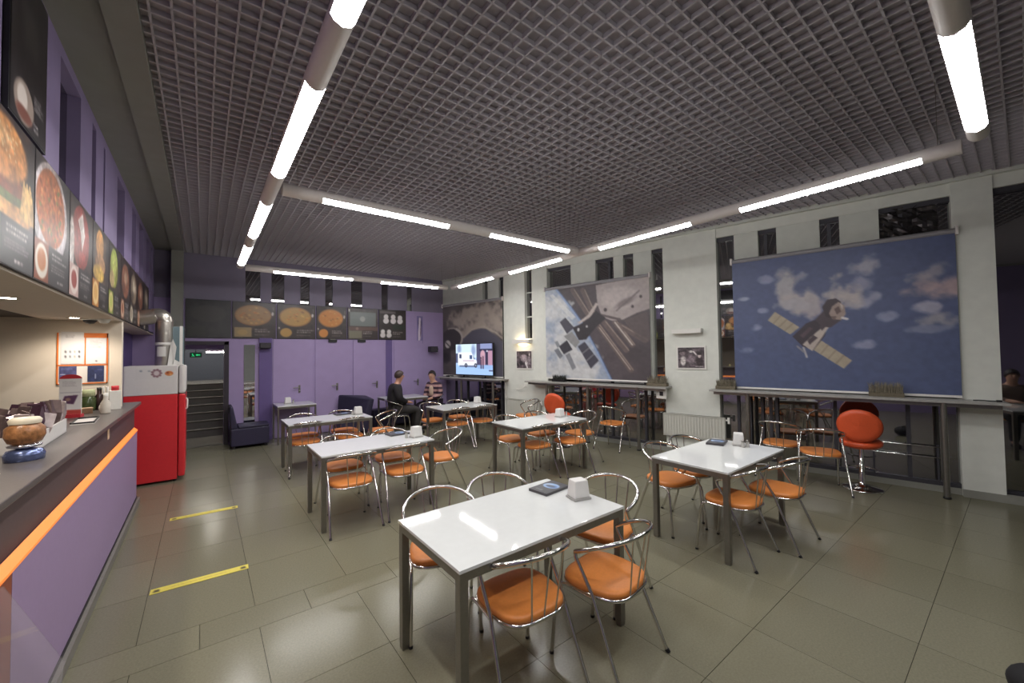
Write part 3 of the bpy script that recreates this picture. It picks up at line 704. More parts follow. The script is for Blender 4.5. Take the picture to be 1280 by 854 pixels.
# television
tv = thing('television', 'flat television showing a white van on the shelf by the purple corner', 'television', WP(8.42, 0.13, 1.135), WA+R(0))
TW, TH = 1.34, 0.80
MB().box(-TW/2, TW/2, -0.02, 0.02, 0.055, 0.055+TH).build('bezel', M_black, tv, bevel=0.006)
MB().box(-0.40, -0.36, -0.11, 0.11, 0, 0.012).box(0.36, 0.40, -0.11, 0.11, 0, 0.012).box(-0.395, -0.365, -0.012, 0.012, 0.01, 0.06).box(0.365, 0.395, -0.012, 0.012, 0.01, 0.06).build('stand', M_black, tv)
cv = Canvas(110, 66, '#a9c4e8')
cv.rect(0, 0, .58, .45, '#cfe4ee'); cv.ell(.1, .15, .08, .2, '#8a9cc0', soft=.6); cv.ell(.5, .2, .08, .25, '#8c9ec4', soft=.6, tex=.4); cv.rect(0, .3, .06, .62, '#4c5270')
cv.rect(.58, 0, 1, .72, '#4c4a66'); cv.rect(.68, 0, .98, .17, '#8a94bc'); cv.rect(.66, .17, 1, .23, '#2c2c44')
cv.ell(.745, .36, .065, .16, '#c49aa8', soft=.1); cv.rect(.68, .36, .81, .68, '#b892a4'); cv.rect(.83, .24, .875, .66, '#2c2638'); cv.rect(.88, .23, .99, .68, '#b48aa0'); cv.ell(.86, .24, .015, .03, '#f0f0ff')
cv.rect(0, .68, 1, 1, '#9fc0ea'); cv.rect(.6, .68, 1, .8, '#8aa8d8', .6)
cv.poly([(.06, .32), (.09, .27), (.44, .27), (.50, .44), (.585, .55), (.585, .66), (.54, .72), (.08, .72), (.06, .66)], '#eef4fa')
cv.rect(.10, .33, .165, .47, '#38405c'); cv.rect(.39, .36, .465, .49, '#40547a'); cv.poly([(.49, .38), (.54, .5), (.50, .5)], '#4c5c80'); cv.rect(.2, .53, .52, .565, '#b08a9c', .7)
for x in (.29, .555): cv.ell(x, .70, .042, .075, '#2a2c3c', soft=.1); cv.ell(x, .70, .02, .035, '#a8b0c0', soft=.1)
cv.rect(.1, .70, .55, .76, '#3a3c58', .6)
cv.rect(.685, .5, .715, .80, '#3a2438'); cv.ell(.70, .46, .018, .035, '#3a2a34'); cv.rect(.74, .46, .77, .8, '#42283c'); cv.ell(.755, .43, .016, .03, '#3a2a34'); cv.rect(.9, .84, 1, .88, '#4a4a70')
print_obj('screen', cv, (TW/2-0.015, 0.0215, 0.055+TH-0.015), (-(TW-0.03), 0, 0), (0, 0, -(TH-0.04)), M_screen, tv)

# ------------------------------------------------------------------ wall fittings
def radiator(label, y0, y1, z0, z1):
    t = thing('radiator', label, 'radiator', WP(y0, 0.0, z0), WA, 'radiators on the grey columns')
    L = S(y1)-S(y0); H_ = z1-z0; w = MB(); n = int(L/0.045)
    pr = []
    for i in range(n+1):
        x = L*i/n; pr += [(x, 0.085 if i % 2 else 0.078)]
    w.box(0, L, 0.03, 0.07, 0, H_)
    for i in range(n): w.box(L*(i+.18)/n, L*(i+.82)/n, 0.07, 0.079, 0.02, H_-0.02)
    w.build('radiator_panel', mat('radiator_enamel', '#c9c8bf', rough=0.4, noise=0.02), t)
    MB().box(-0.004, L+0.004, 0.02, 0.085, H_-0.012, H_).box(-0.004, 0, 0.02, 0.085, 0, H_).box(L, L+0.004, 0.02, 0.085, 0, H_).build('radiator_cover', mat('radiator_enamel', '#c9c8bf'), t)
    MB().box(0.1, 0.16, 0, 0.03, 0.05, H_-0.05).box(L-0.16, L-0.1, 0, 0.03, 0.05, H_-0.05).build('radiator_mount', M_steel, t)
    MB().tube([(-0.004, 0.05, H_-0.04), (-0.05, 0.05, H_-0.04)], 0.014, 8).tube([(-0.05, 0.05, H_-0.09), (-0.05, 0.05, H_+0.005)], 0.02, 8).build('valve', M_white, t)
    return t
radiator('cream panel radiator on the wide column between the two large posters', 2.94, 3.88, 0.30, 0.68)
radiator('cream panel radiator on the column right of the television', 6.50, 7.42, 0.27, 0.69)

def wall_lamp(label, y0, y1, z, lit):
    t = thing('wall_lamp', label, 'wall lamp', WP(y0, 0, z), WA, 'box wall lamps on the columns')
    L = S(y1)-S(y0)
    MB().box(0, L, 0.10, 0.115, 0, 0.075).box(0, 0.008, 0, 0.115, 0, 0.075).box(L-0.008, L, 0, 0.115, 0, 0.075).box(0, L, 0, 0.012, 0, 0.075).build('lamp_shade', M_white, t)
    MB().tube([(L*.3, 0.055, 0.037), (L*.7, 0.055, 0.037)], 0.02, 8).tube([(L*.2, 0.055, 0.037), (L*.8, 0.055, 0.037)], 0.008, 6).tube([(L*.5, 0.0, 0.037), (L*.5, 0.055, 0.037)], 0.008, 6).build('bulb', mat('warm_bulb', '#ffffff', emit='#ffe2b0', estr=40, noise=0.01) if lit else M_white, t)
    return t
wall_lamp('white box wall lamp glowing warm above the square picture', 6.72, 7.21, 1.955, True)
wall_lamp('unlit white box wall lamp on the wide column', 3.24, 3.70, 2.03, False)

def picture(label, y0, y1, z0, z1, kind):
    t = thing('framed_picture', label, 'picture', WP(y0, 0.0, z0), WA, 'black and white pictures on the columns')
    L = S(y1)-S(y0); H_ = z1-z0
    MB().box(0, L, 0.0, 0.018, 0, H_).build('picture_frame', M_white, t)
    c = Canvas(60, 56, '#5a5055'); c.speck(.7, 7, kind)
    if kind == 1:
        c.ell(.5, .15, .25, .12, '#3a3436', soft=.3); c.ell(.48, .4, .25, .28, '#a89aa0', soft=.4, tex=.4); c.ell(.3, .7, .13, .14, '#2c282c', soft=.2); c.ell(.65, .7, .12, .2, '#c8c0c0', soft=.5); c.ell(.85, .55, .12, .3, '#8a8086', soft=.4, tex=.5); c.line((.6, .7), (.72, .98), .05, '#e0dcdc'); c.ell(.06, .8, .06, .1, '#2c282c'); c.ell(.86, .2, .06, .12, '#d0c8c8', soft=.5)
    else:
        c.ell(.2, .65, .12, .28, '#cfc8c6', soft=.3); c.ell(.16, .3, .12, .1, '#8a7c80', soft=.3); c.ell(.82, .65, .14, .3, '#3a3034', soft=.2); c.ell(.82, .42, .07, .1, '#d2c6c4', soft=.2); c.ell(.82, .32, .09, .06, '#2c2628'); c.ell(.5, .6, .2, .25, '#8c7e86', soft=.5, tex=.5); c.ell(.5, .2, .1, .08, '#d8d4d0', soft=.5); c.line((.6, .2), (.7, .35), .03, '#c8c0c0'); c.rect(.65, .9, .95, .95, '#c8c0c0', .7)
    c.speck(.35, 18, 5)
    print_obj('photo_print', c, (L-0.025, 0.0195, H_-0.025), (-(L-0.05), 0, 0), (0, 0, -(H_-0.05)), M_print, t)
    return t
picture('square black and white picture under the glowing wall lamp', 6.71, 7.18, 1.37, 1.80, 1)
picture('black and white picture of figures under the unlit wall lamp', 3.20, 3.66, 1.43, 1.82, 2)

def dry_grass(label, y0, y1, h, seed, dark=False):
    rng = random.Random(seed)
    t = thing('dried_grass_bundle', label, 'dried plant', WP(y0, 0.10, 1.135), WA, 'dried grass bundles on the shelves')
    L = S(y1)-S(y0)
    MB().box(0.01, L-0.01, -0.05, 0.06, 0, 0.05).build('tray', M_black if dark else mat('straw_tray', '#6a6252', rough=0.9, noise=0.1), t)
    g = MB()
    for i in range(420):
        x = rng.uniform(0.02, L-0.02); y_ = rng.uniform(-0.05, 0.06); hh = h*rng.uniform(.35, 1.15); a = rng.uniform(0, 6.28); l = rng.uniform(0.015, 0.05); w = 0.0025
        dx, dy = math.cos(a)*l, math.sin(a)*l; px, py = -math.sin(a)*w, math.cos(a)*w
        p0 = (x, y_, 0.04); p1 = (x+dx*.5, y_+dy*.5, 0.04+hh*.6); p2 = (x+dx, y_+dy, 0.03+hh)
        g.add([(p0[0]-px, p0[1]-py, p0[2]), (p0[0]+px, p0[1]+py, p0[2]), (p1[0]+px, p1[1]+py, p1[2]), (p1[0]-px, p1[1]-py, p1[2]), p2], [(0, 1, 2, 3), (3, 2, 4)])
    b_ = g.build('grass_blades', mat('dry_grass_dark', '#3c3f3a', rough=0.9, noise=0.3) if dark else mat('dry_grass', '#8e8674', rough=0.9, noise=0.3, nscale=40), t); b_['kind'] = 'stuff'
    return t
dry_grass('pale dried grass bundle on the shelf below the blue poster', 0.95, 1.29, 0.15, 1)
dry_grass('pale dried grass bundle on the shelf end left of the blue poster', 2.76, 3.05, 0.13, 2)
dry_grass('pale dried grass bundle at the right end of the space station shelf', 3.78, 4.14, 0.15, 3)
dry_grass('small dark dried plant at the left end of the space station shelf', 5.80, 6.12, 0.11, 4, True)
t = thing('cable_coil', 'small black cable on the shelf end at the right column', 'cable', WP(0.22, 0.16, 1.135), WA)
MB().tube([(0.02, 0, .006), (.07, .03, .008), (.12, -.02, .008), (.16, .02, .012), (.2, 0, .007)], 0.006, 6).build('cable', M_black, t)
MB().box(-0.01, 0.03, -0.015, 0.015, 0, 0.02).build('plug', M_black, t)
t = thing('set_top_box', 'small black box with cable on the shelf left of the television', 'box', WP(9.28, 0.1, 1.135), WA)
MB().box(0, 0.17, -0.06, 0.06, 0, 0.035).build('box_body', M_black, t, bevel=0.004)
MB().tube([(0.02, 0.05, 0.02), (-0.06, 0.10, 0.008), (-0.2, 0.09, 0.008), (-0.3, 0.05, 0.008)], 0.006, 6).build('cable', M_white, t)
t = thing('switch_box', 'small white box with a dark opening fixed under the shelf end', 'box', WP(3.79, 0.12, 0.93), WA)
MB().box(0, 0.17, 0, 0.06, 0, 0.175).build('box_body', M_white, t, bevel=0.008)
MB().box(0.05, 0.11, 0.058, 0.064, 0.05, 0.12).build('opening', M_dark, t)
t = thing('wall_socket', 'white wall socket with a cable above the far radiator', 'socket', WP(6.92, 0.0, 0.97), WA)
MB().box(-0.04, 0.04, 0, 0.014, 0, 0.08).build('socket_plate', M_white, t, bevel=0.004)
MB().tube([(0, 0.014, 0.04), (0, 0.05, 0.03), (0.05, 0.05, -0.02), (0.18, 0.03, -0.06), (0.27, 0.012, -0.05)], 0.006, 6).build('cable', M_white, t)
t = thing('hanging_cable', 'white cable hanging from the television shelf end', 'cable', WP(7.48, 0.03, 0.72), WA)
MB().tube([(0, 0, 0), (0.0, 0, 0.12), (-0.01, 0.01, 0.25), (0.02, 0.02, 0.35), (0.10, 0.03, 0.405)], 0.007, 6).build('cable', M_white, t)
MB().box(-0.02, 0.02, -0.01, 0.02, -0.03, 0.005).build('plug', M_white, t)
t = thing('foil_wrap', 'crumpled dark foil over the top window pane above the blue poster', 'foil', WP(0.60, -0.05, 3.16), WA)
fv = []; fr = random.Random(5); fw, fh = 12, 9
for j in range(fh+1):
    for i in range(fw+1): fv.append((0.53*i/fw, -0.05+0.05*fr.random(), 0.37*j/fh))
MB().add(fv, [(j*(fw+1)+i, j*(fw+1)+i+1, (j+1)*(fw+1)+i+1, (j+1)*(fw+1)+i) for j in range(fh) for i in range(fw)]).build('foil_sheet', mat('dark_foil', '#4a4748', rough=0.25, metal=0.6, noise=0.1), t)
MB().box(0, 0.53, -0.06, -0.052, 0, 0.37).build('foil_backing', M_dark, t)
t = thing('foot_rail', 'pair of thin chrome rails across the window below the blue poster', 'rail', WP(0.66, -0.07, 0), WA)
for z in (0.40, 0.53): MB().tube([(0, 0, z), (0.62, 0, z)], 0.008, 8).build('rail', M_chrome, t)
for x in (0.02, 0.60): MB().box(x-0.01, x+0.01, -0.015, 0.0, 0.07, 0.56).build('rail_post', M_frame, t)
for i, y_ in enumerate((2.28, 2.46, 2.62)):
    o = MB().box(S(y_)-0.018, S(y_)+0.018, -0.075, -0.045, 0.07, 1.10).build('window_post', M_frame, None, WO, WA)
    tag(o, ['dark upright post under the blue poster shelf, nearest the stool', 'middle dark upright post under the blue poster shelf', 'dark upright post under the blue poster shelf, nearest the radiator'][i], 'post', 'upright posts under the shelf')

# ------------------------------------------------------------------ fridge, duct and sheets on it
M_red = mat('fridge_red', '#d93238', rough=0.32, noise=0.03)
M_fw = mat('fridge_white', '#dcd8d4', rough=0.35, noise=0.02)
fr_ = thing('fridge', 'red fridge with white top section standing at the counter end', 'fridge', (-0.28, 7.40, 0), R(0))
MB().box(-0.56, 0, 0, 0.56, 0.03, 1.225).build('cabinet', M_red, fr_, bevel=0.008)
MB().box(-0.56, 0, 0, 0.56, 1.228, 1.63).build('upper_cabinet', M_fw, fr_, bevel=0.008)
d_ = MB().box(0.008, 0.085, 0.0, 0.56, 0.06, 1.225).build('door', M_red, fr_, bevel=0.02)
MB().tube([(0.088, 0.06, 1.0), (0.105, 0.06, 1.02), (0.105, 0.06, 1.14), (0.088, 0.06, 1.16)], 0.010, 8).build('door_handle', M_white, d_)
d_ = MB().box(0.008, 0.085, 0.0, 0.56, 1.232, 1.63).build('upper_door', M_fw, fr_, bevel=0.03)
MB().box(0.04, 0.088, 0.02, 0.10, 1.20, 1.26).build('hinge', M_steel, d_)
for x in (-0.52, -0.03):
    for y_ in (0.04, 0.50): MB().lathe([(0, 0), (0.022, 0), (0.018, 0.032), (0, 0.034)], 10, x, y_).build('foot', M_black, fr_)
cv = Canvas(70, 26, '#d9d5d1')
cv.ell(.13, .2, .045, .12, '#9aa0a4', soft=.4); cv.ell(.34, .22, .05, .11, '#a8acb0', soft=.4); cv.ell(.53, .45, .13, .4, '#9a7c80', soft=.1); cv.ell(.53, .45, .08, .25, '#d0c4c4', soft=.2)
for k in range(9): cv.ell(.53+.12*math.cos(k*.7), .45+.36*math.sin(k*.7), .04, .1, '#8a6a70', soft=.3)
cv.ell(.86, .5, .12, .26, '#c8743c', soft=.15, tex=.3); cv.ell(.82, .42, .04, .1, '#8a3a24', soft=.2); cv.ell(.9, .6, .04, .1, '#e0a460', soft=.2)
print_obj('sticker', cv, (-0.44, -0.0015, 1.59), (0.40, 0, 0), (0, 0, -0.14), M_print, fr_)
M_foil = mat('duct_foil', '#b6b0a8', rough=0.28, metal=0.85, noise=0.08, nscale=12, bump=0.25)
dc = thing('ventilation_duct', 'silver ventilation duct bending down onto the fridge top', 'duct', (0, 0, 0))
def corr(pts, r):
    out = []; rr = []
    for i, p in enumerate(pts): out.append(p); rr.append(r*(1+0.05*(i % 2)))
    return out, rr
P_, Q_ = corr([(-0.715+0.014*i, 7.62, 2.30+0.003*i) for i in range(14)]+[(-0.53+0.085*math.sin(R(a)), 7.62, 2.345-0.085+0.085*math.cos(R(a))) for a in range(0, 91, 10)], 0.105)
MB().tube(P_, Q_, 16).build('duct_elbow', M_foil, dc)
P_, Q_ = corr([(-0.445, 7.62, 2.25-0.03*i) for i in range(10)]+[(-0.445, 7.62, 1.95-0.02*i) for i in range(17)], 0.085)
MB().tube([(-0.445, 7.62, 2.27), (-0.445, 7.62, 1.63)], [0.10, 0.098], 18).build('duct_drop', M_foil, dc)
MB().lathe([(0.1005, 1.76), (0.1005, 1.90)], 8, -0.445, 7.62, cap=False, a0=R(225), a1=R(285)).build('paper_label', M_white, dc)
MB().lathe([(0.099, 1.92), (0.104, 1.93), (0.104, 1.95), (0.099, 1.96)], 18, -0.445, 7.62, cap=False).build('duct_band', M_white, dc)
t = thing('white_card', 'folded white card leaning on the silver duct on the fridge', 'card', (-0.40, 7.50, 1.631), R(8))
MB().add([(0, 0, 0), (0.07, 0.0, 0), (0.10, 0.02, 0.26), (0.06, 0.03, 0.38), (0.035, 0.03, 0.30), (0, .012, 0), (0.07, 0.012, 0), (0.10, 0.032, 0.26), (0.06, 0.042, 0.38), (0.035, 0.042, 0.30)],
         [(0, 1, 2, 3, 4), (9, 8, 7, 6, 5), (0, 5, 6, 1), (1, 6, 7, 2), (2, 7, 8, 3), (3, 8, 9, 4), (4, 9, 5, 0)]).build('card_front', M_white, t)
MB().add([(0.06, -0.03, 0.0), (0.19, -0.02, 0.0), (0.07, 0.0, 0.09), (0.06, -0.02, 0.0), (0.19, -0.01, 0.0), (0.07, 0.01, 0.09)], [(0, 1, 2), (5, 4, 3), (0, 3, 4, 1), (1, 4, 5, 2), (2, 5, 3, 0)]).build('card_flap', M_white, t)
t = thing('glass_sheet', 'greenish glass sheet standing on the fridge beside the white post', 'glass sheet', (-0.33, 7.60, 1.631))
MB().box(-0.04, 0.11, 0, 0.02, 0, 0.56).build('sheet', mat('teal_glass', '#7d9096', rough=0.12, noise=0.04, spec=0.8), t)
MB().box(0.11, 0.118, -0.005, 0.025, 0, 0.56).build('edge_strip', M_dark, t)
t = thing('white_post', 'thin white post rising from the fridge top beside the doorway', 'post', (-0.25, 7.44, 1.631))
MB().box(-0.017, 0.017, -0.012, 0.012, 0, 0.56).build('post', M_white, t)
MB().box(-0.03, 0.03, -0.025, 0.025, 0, 0.01).build('post_foot', M_white, t)
t = thing('electrical_box', 'small grey electrical box on the purple niche wall behind the counter end', 'box', (-0.98, 7.0, 2.0))
MB().box(-0.02, 0.10, -0.08, 0.10, 0, 0.13).build('box_body', M_lampbody, t, bevel=0.006)
MB().tube([(0.04, 0, 0), (0.04, 0, -0.7)], 0.012, 8).build('conduit', M_white, t)

# ------------------------------------------------------------------ downlights and items at the counter
for i, y_ in enumerate((1.7, 2.95, 4.11, 5.82, 6.02)):
    if i == 4: continue
    t = thing('downlight', ['small recessed downlight over the counter, off the left edge', 'small recessed downlight over the counter, next to the frame edge', 'bright recessed downlight over the counter at the left of the frame', 'bright recessed downlight over the counter nearest the notice board'][i], 'downlight', (-1.02, y_, ZH-0.016), 0, 'counter downlights')
    MB().lathe([(0.035, -0.002), (0.055, -0.004), (0.057, 0), (0.035, 0)], 18, cap=False).build('trim_ring', M_chrome, t)
    MB().lathe([(0, -0.002), (0.035, -0.002)], 18, cap=False).build('lens', mat('spot_lens', '#ffffff', emit='#fff0dc', estr=60, noise=0.01), t)
    ld = bpy.data.lights.new('downlight_bulb', 'SPOT'); ld.energy = SPOT*3; ld.spot_size = R(150); ld.spot_blend = 0.6; ld.color = (1, .9, .78); ld.shadow_soft_size = 0.04
    lo = bpy.data.objects.new('downlight_bulb', ld); C.objects.link(lo); lo.parent = t; lo.location = (0, 0, -0.02)
t = thing('dome_camera', 'dark dome camera on the soffit beside the notices', 'camera', (-0.93, 5.95, ZH-0.015))
MB().lathe([(0, -0.05), (0.03, -0.045), (0.05, -0.025), (0.055, 0)], 16).build('dome', M_black, t)
MB().lathe([(0.056, -0.012), (0.065, -0.01), (0.066, 0)], 16, cap=False).build('dome_ring', M_white, t)
t = thing('smoke_detector', 'white round smoke detector on the soffit above the cream wall', 'smoke detector', (-0.82, 5.9, ZH-0.015))
MB().lathe([(0, -0.045), (0.03, -0.042), (0.045, -0.02), (0.05, 0)], 16).build('detector_body', M_white, t)
MB().lathe([(0.051, -0.008), (0.06, -0.006), (0.06, 0)], 16, cap=False).build('detector_base', M_white, t)

nb = thing('notice_board', 'orange framed board with notices on the cream wall', 'notice board', (-1.205, 6.2, 1.475))
MB().box(0, 0.38, -0.010, 0, 0, 0.545).build('board', mat('notice_back', '#e8dfd6', rough=0.6, noise=0.01), nb)
M_of = mat('orange_edge', '#e0762f', rough=0.5, noise=0.02)
fm = MB()
for x0, x1, z0, z1 in ((0, 0.38, 0, 0.010), (0, 0.012, 0, 0.545), (0.368, 0.38, 0, 0.545), (0, 0.38, 0.195, 0.207), (0.20, 0.210, 0.2, 0.50), (0.19, 0.38, 0.495, 0.545)): fm.box(x0, x1, -0.014, -0.010, z0, z1)
fm.build('board_frame', M_of, nb)
def sheet(name, x, z, w, h, bg, kind):
    c = Canvas(36, 44, bg)
    if kind == 0:
        c.text(.2, .1, .6, 2, .03, '#a09898', 1)
        for i in range(8): c.ell(.2+.2*(i % 4), .62+.15*(i//4), .05, .045, ['#58585c', '#7a8088', '#b0a8a0', '#484c54'][i % 4], soft=.2)
    elif kind == 1: c.text(.15, .08, .7, 9, .022, '#b4aca8', 2); c.ell(.5, .9, .07, .03, '#606068', soft=.3)
    elif kind == 2: c.speck(.3, 5, 3); c.rect(.05, .5, .35, .55, '#d8d4e0', .8); c.text(.1, .1, .7, 3, .03, '#8088b0', 3)
    else: c.speck(.3, 5, 4); c.rect(.45, .5, .52, .82, '#c8cce0', .7); c.rect(.6, .2, .9, .3, '#5c648c', .6)
    print_obj(name, c, (x, -0.016, z+h), (w, 0, 0), (0, 0, -h), M_print, nb)
sheet('notice_sheet', 0.03, 0.215, 0.165, 0.34, '#dedad8', 0); sheet('notice_sheet', 0.215, 0.215, 0.15, 0.275, '#e2ddda', 1)
sheet('notice_card', 0.02, 0.03, 0.125, 0.16, '#4f5078', 2); sheet('notice_card', 0.225, 0.02, 0.125, 0.17, '#2f365a', 3)

ZT = 1.2005
t = thing('packet_tray', 'white tray full of dark shiny sachets on the counter', 'tray', (-0.93, 4.0, ZT), R(2))
trw = MB()
for x0, x1, y0, y1 in ((-0.14, -0.132, -0.42, 0.42), (0.132, 0.14, -0.42, 0.42), (-0.14, 0.14, -0.42, -0.412), (-0.14, 0.14, 0.412, 0.42)): trw.box(x0, x1, y0, y1, 0, 0.10)
trw.box(-0.14, 0.14, -0.42, 0.42, 0, 0.006).build('tray_body', mat('tray_white', '#d8d4d0', rough=0.5, noise=0.02), t)
rng = random.Random(11); pk = {}
for nm, col in (('a', '#4a3340'), ('b', '#6b5a58'), ('c', '#a89a98'), ('d', '#c8b8b4')):
    g = MB().add([(-.03, -.008, 0), (.03, -.008, 0), (.036, -.02, .1), (-.036, -.02, .1), (-.028, -.006, .19), (.028, -.006, .19), (-.03, .008, 0), (.03, .008, 0), (.036, .02, .1), (-.036, .02, .1), (-.028, .006, .19), (.028, .006, .19)],
        [(0, 1, 2, 3), (3, 2, 5, 4), (7, 6, 9, 8), (8, 9, 10, 11), (0, 3, 9, 6), (3, 4, 10, 9), (1, 7, 8, 2), (2, 8, 11, 5), (4, 5, 11, 10), (0, 6, 7, 1)])
    me = g.mesh('sachet'); me.materials.append(mat('sachet_'+nm, col, rough=0.22, metal=0.3, noise=0.25, nscale=25)); pk[nm] = me
sn = 0
for j in range(12):
    for i in range(3):
        o = link('sachet', pk[rng.choice('aabbccdd')], None, None, (-0.93+(-0.085+0.085*i)+rng.uniform(-.008, .008), 4.0-0.37+0.067*j, ZT+0.012+rng.uniform(0, .06)))
        o.rotation_euler = (rng.uniform(-.35, .35), rng.uniform(-.3, .3), rng.uniform(-.7, .7))
        tag(o, 'shiny wrapped sachet standing in the white tray on the counter', 'sachet', 'sachets in the white counter tray'); sn += 1
jr = thing('candy_jar', 'round glass jar of brown sweets with blue foil base on the counter', 'jar', (-0.765, 3.36, ZT)); jr.scale = (0.74, 0.74, 0.92)
MB().lathe([(0, 0), (0.10, 0), (0.105, 0.035), (0.09, 0.06), (0.04, 0.07)], 20).build('foil_base', mat('blue_foil', '#6a76a0', rough=0.2, metal=0.7, noise=0.15, bump=0.3), jr)
MB().lathe([(0.04, 0.07), (0.085, 0.08), (0.09, 0.09), (0.05, 0.10)], 20).build('foil_ruffle', mat('silver_foil', '#d4d2dc', rough=0.15, metal=0.9, noise=0.1, bump=0.3), jr)
MB().lathe([(0.05, 0.095), (0.085, 0.105), (0.105, 0.145), (0.10, 0.19), (0.07, 0.215)], 20).build('sweets', mat('brown_sweets', '#9a6a44', rough=0.3, noise=0.45, nscale=35, bump=0.4), jr)
MB().lathe([(0.08, 0.215), (0.085, 0.235), (0.07, 0.25), (0, 0.252)], 20).build('lid', mat('jar_cream', '#ddd2bc', rough=0.4, noise=0.05), jr)
t = thing('price_card', 'small yellow card on the counter at the left edge', 'card', (-0.82, 3.05, ZT), R(20))
MB().add([(-.04, 0, 0), (.04, 0, 0), (.04, -.02, .08), (-.04, -.02, .08), (-.04, -.04, 0), (.04, -.04, 0)], [(0, 1, 2, 3), (3, 2, 5, 4)]).build('folded_card', mat('yellow_card', '#d8d29a', rough=0.6, noise=0.03), t)
MB().box(-.045, .045, -.045, .005, 0, .002).build('card_base', M_white, t)
# grinder-like metal machine at the very left
t = thing('steel_dispenser', 'steel drinks dispenser with a spout at the left edge behind the jar', 'dispenser', (-1.12, 3.55, ZT), R(15))
MB().lathe([(0.06, 0), (0.07, 0.01), (0.05, 0.03), (0.045, 0.16), (0.06, 0.2), (0.05, 0.25), (0, 0.26)], 16).build('dispenser_body', M_steel, t)
MB().tube([(0.03, 0, 0.19), (0.10, 0.03, 0.19), (0.17, 0.04, 0.14), (0.18, 0.04, 0.11)], 0.014, 8).build('spout', M_chrome, t)
ms = thing('menu_stand', 'white menu stand with red top on the counter', 'menu stand', (-0.97, 5.45, ZT), R(-10))
MB().box(-0.075, 0.075, -0.004, 0.004, 0.03, 0.36).build('menu_panel', M_white, ms)
cv = Canvas(34, 70, '#e0dcdc'); cv.text(.15, .06, .7, 7, .014, '#b0aab0', 4); cv.rect(.05, .38, .95, .39, '#9a94a0'); cv.poly([(.25, .48), (.85, .46), (.65, .72), (.1, .68)], '#5a3a5a'); cv.ell(.4, .58, .15, .06, '#9a7a70', soft=.4); cv.rect(0, .88, 1, 1, '#b84a44')
print_obj('menu_print', cv, (-0.074, -0.0055, 0.358), (0.148, 0, 0), (0, 0, -0.327), M_print, ms)
MB().prism([(0.075*math.cos(R(a)), 0.04*math.sin(R(a))) for a in range(0, 181, 15)], -0.004, 0.004, Matrix.Translation((0, 0, 0.36)) @ Matrix.Rotation(R(90), 4, 'X')).build('red_top', mat('sign_red', '#b8303a', rough=0.5, noise=0.02), ms)
MB().box(-0.08, 0.08, -0.035, 0.035, 0, 0.03).build('stand_base', mat('sign_red', '#b8303a'), ms)
def bottle(name, label, x, y_, prof, m_, cap=None, cm=None):
    t = thing(name, label, 'bottle' if 'jar' not in name else 'jar', (x, y_, ZT))
    MB().lathe(prof, 16).build('body', m_, t)
    if cap: MB().lathe(cap, 14).build('cap', cm, t)
    return t
bottle('pickle_jar', 'dark green jar with pale lid on the counter by the cream wall', -0.95, 6.02, [(0, 0), (0.06, 0), (0.065, 0.02), (0.065, 0.13), (0.05, 0.15)], mat('green_jar', '#3f4a2c', rough=0.15, noise=0.2, nscale=30), [(0.052, 0.15), (0.056, 0.152), (0.056, 0.215), (0.05, 0.22), (0, 0.22)], mat('pale_lid', '#aab088', rough=0.5, noise=0.05))
bottle('sauce_bottle', 'dark brown sauce bottle on the counter behind the white bottle', -0.87, 6.06, [(0, 0), (0.04, 0), (0.042, 0.13), (0.02, 0.17), (0.018, 0.21)], mat('brown_bottle', '#3b2a2a', rough=0.15, noise=0.1), [(0.02, 0.21), (0.02, 0.235), (0, 0.235)], M_black)
t = bottle('white_bottle', 'small white bottle with label on the counter edge', -0.76, 5.60, [(0, 0), (0.035, 0), (0.038, 0.01), (0.038, 0.10), (0.018, 0.14), (0.015, 0.17)], mat('bottle_white', '#d4ccc0', rough=0.4, noise=0.05), [(0.017, 0.17), (0.015, 0.20), (0, 0.20)], M_white)
t = thing('carton', 'white carton with red cap at the far end of the counter', 'carton', (-0.74, 5.98, ZT), R(10))
MB().box(-0.045, 0.045, -0.04, 0.04, 0, 0.20).build('carton_body', M_white, t, bevel=0.005)
MB().lathe([(0, 0.20), (0.03, 0.20), (0.03, 0.25), (0, 0.25)], 12).build('cap', mat('cap_red', '#c03038', rough=0.4, noise=0.02), t)
t = thing('cutlery_cup', 'dark cup of white plastic spoons on the counter', 'cup', (-0.80, 6.06, ZT))
MB().lathe([(0, 0), (0.03, 0), (0.038, 0.11), (0.034, 0.11), (0.028, 0.01)], 14).build('cup', mat('cup_brown', '#6a4038', rough=0.4, noise=0.05), t)
for i in range(7):
    a = i*0.9; MB().tube([(0.01*math.cos(a), 0.01*math.sin(a), 0.01), (0.05*math.cos(a), 0.05*math.sin(a), 0.24)], [0.004, 0.007], 6).build('spoon', M_white, t)
t = thing('tape_roll', 'roll of clear tape standing on the counter', 'tape roll', (-0.80, 5.75, ZT+0.045), R(60))
MB().tube([(0.034*math.cos(R(a)), 0, 0.034*math.sin(R(a))) for a in range(0, 360, 20)], 0.010, 8, closed=True).build('tape_ring', mat('tape_white', '#d8d0c8', rough=0.3, noise=0.03), t)
MB().tube([(0.022*math.cos(R(a)), 0, 0.022*math.sin(R(a))) for a in range(0, 360, 20)], 0.003, 6, closed=True).build('tape_core', M_black, t)
t = thing('small_box', 'small brown box beside the tape roll on the counter', 'box', (-0.92, 5.72, ZT), R(20))
MB().box(-0.05, 0.05, -0.03, 0.03, 0, 0.05).build('box_body', mat('kraft', '#8a6a50', rough=0.7, noise=0.05), t, bevel=0.003)
MB().box(-0.052, 0.052, -0.032, 0.032, 0.05, 0.058).build('box_lid', mat('kraft_light', '#c8a888', rough=0.7, noise=0.05), t)
t = thing('money_tray', 'grey plastic money tray near the counter edge', 'tray', (-0.80, 5.0, ZT), R(4))
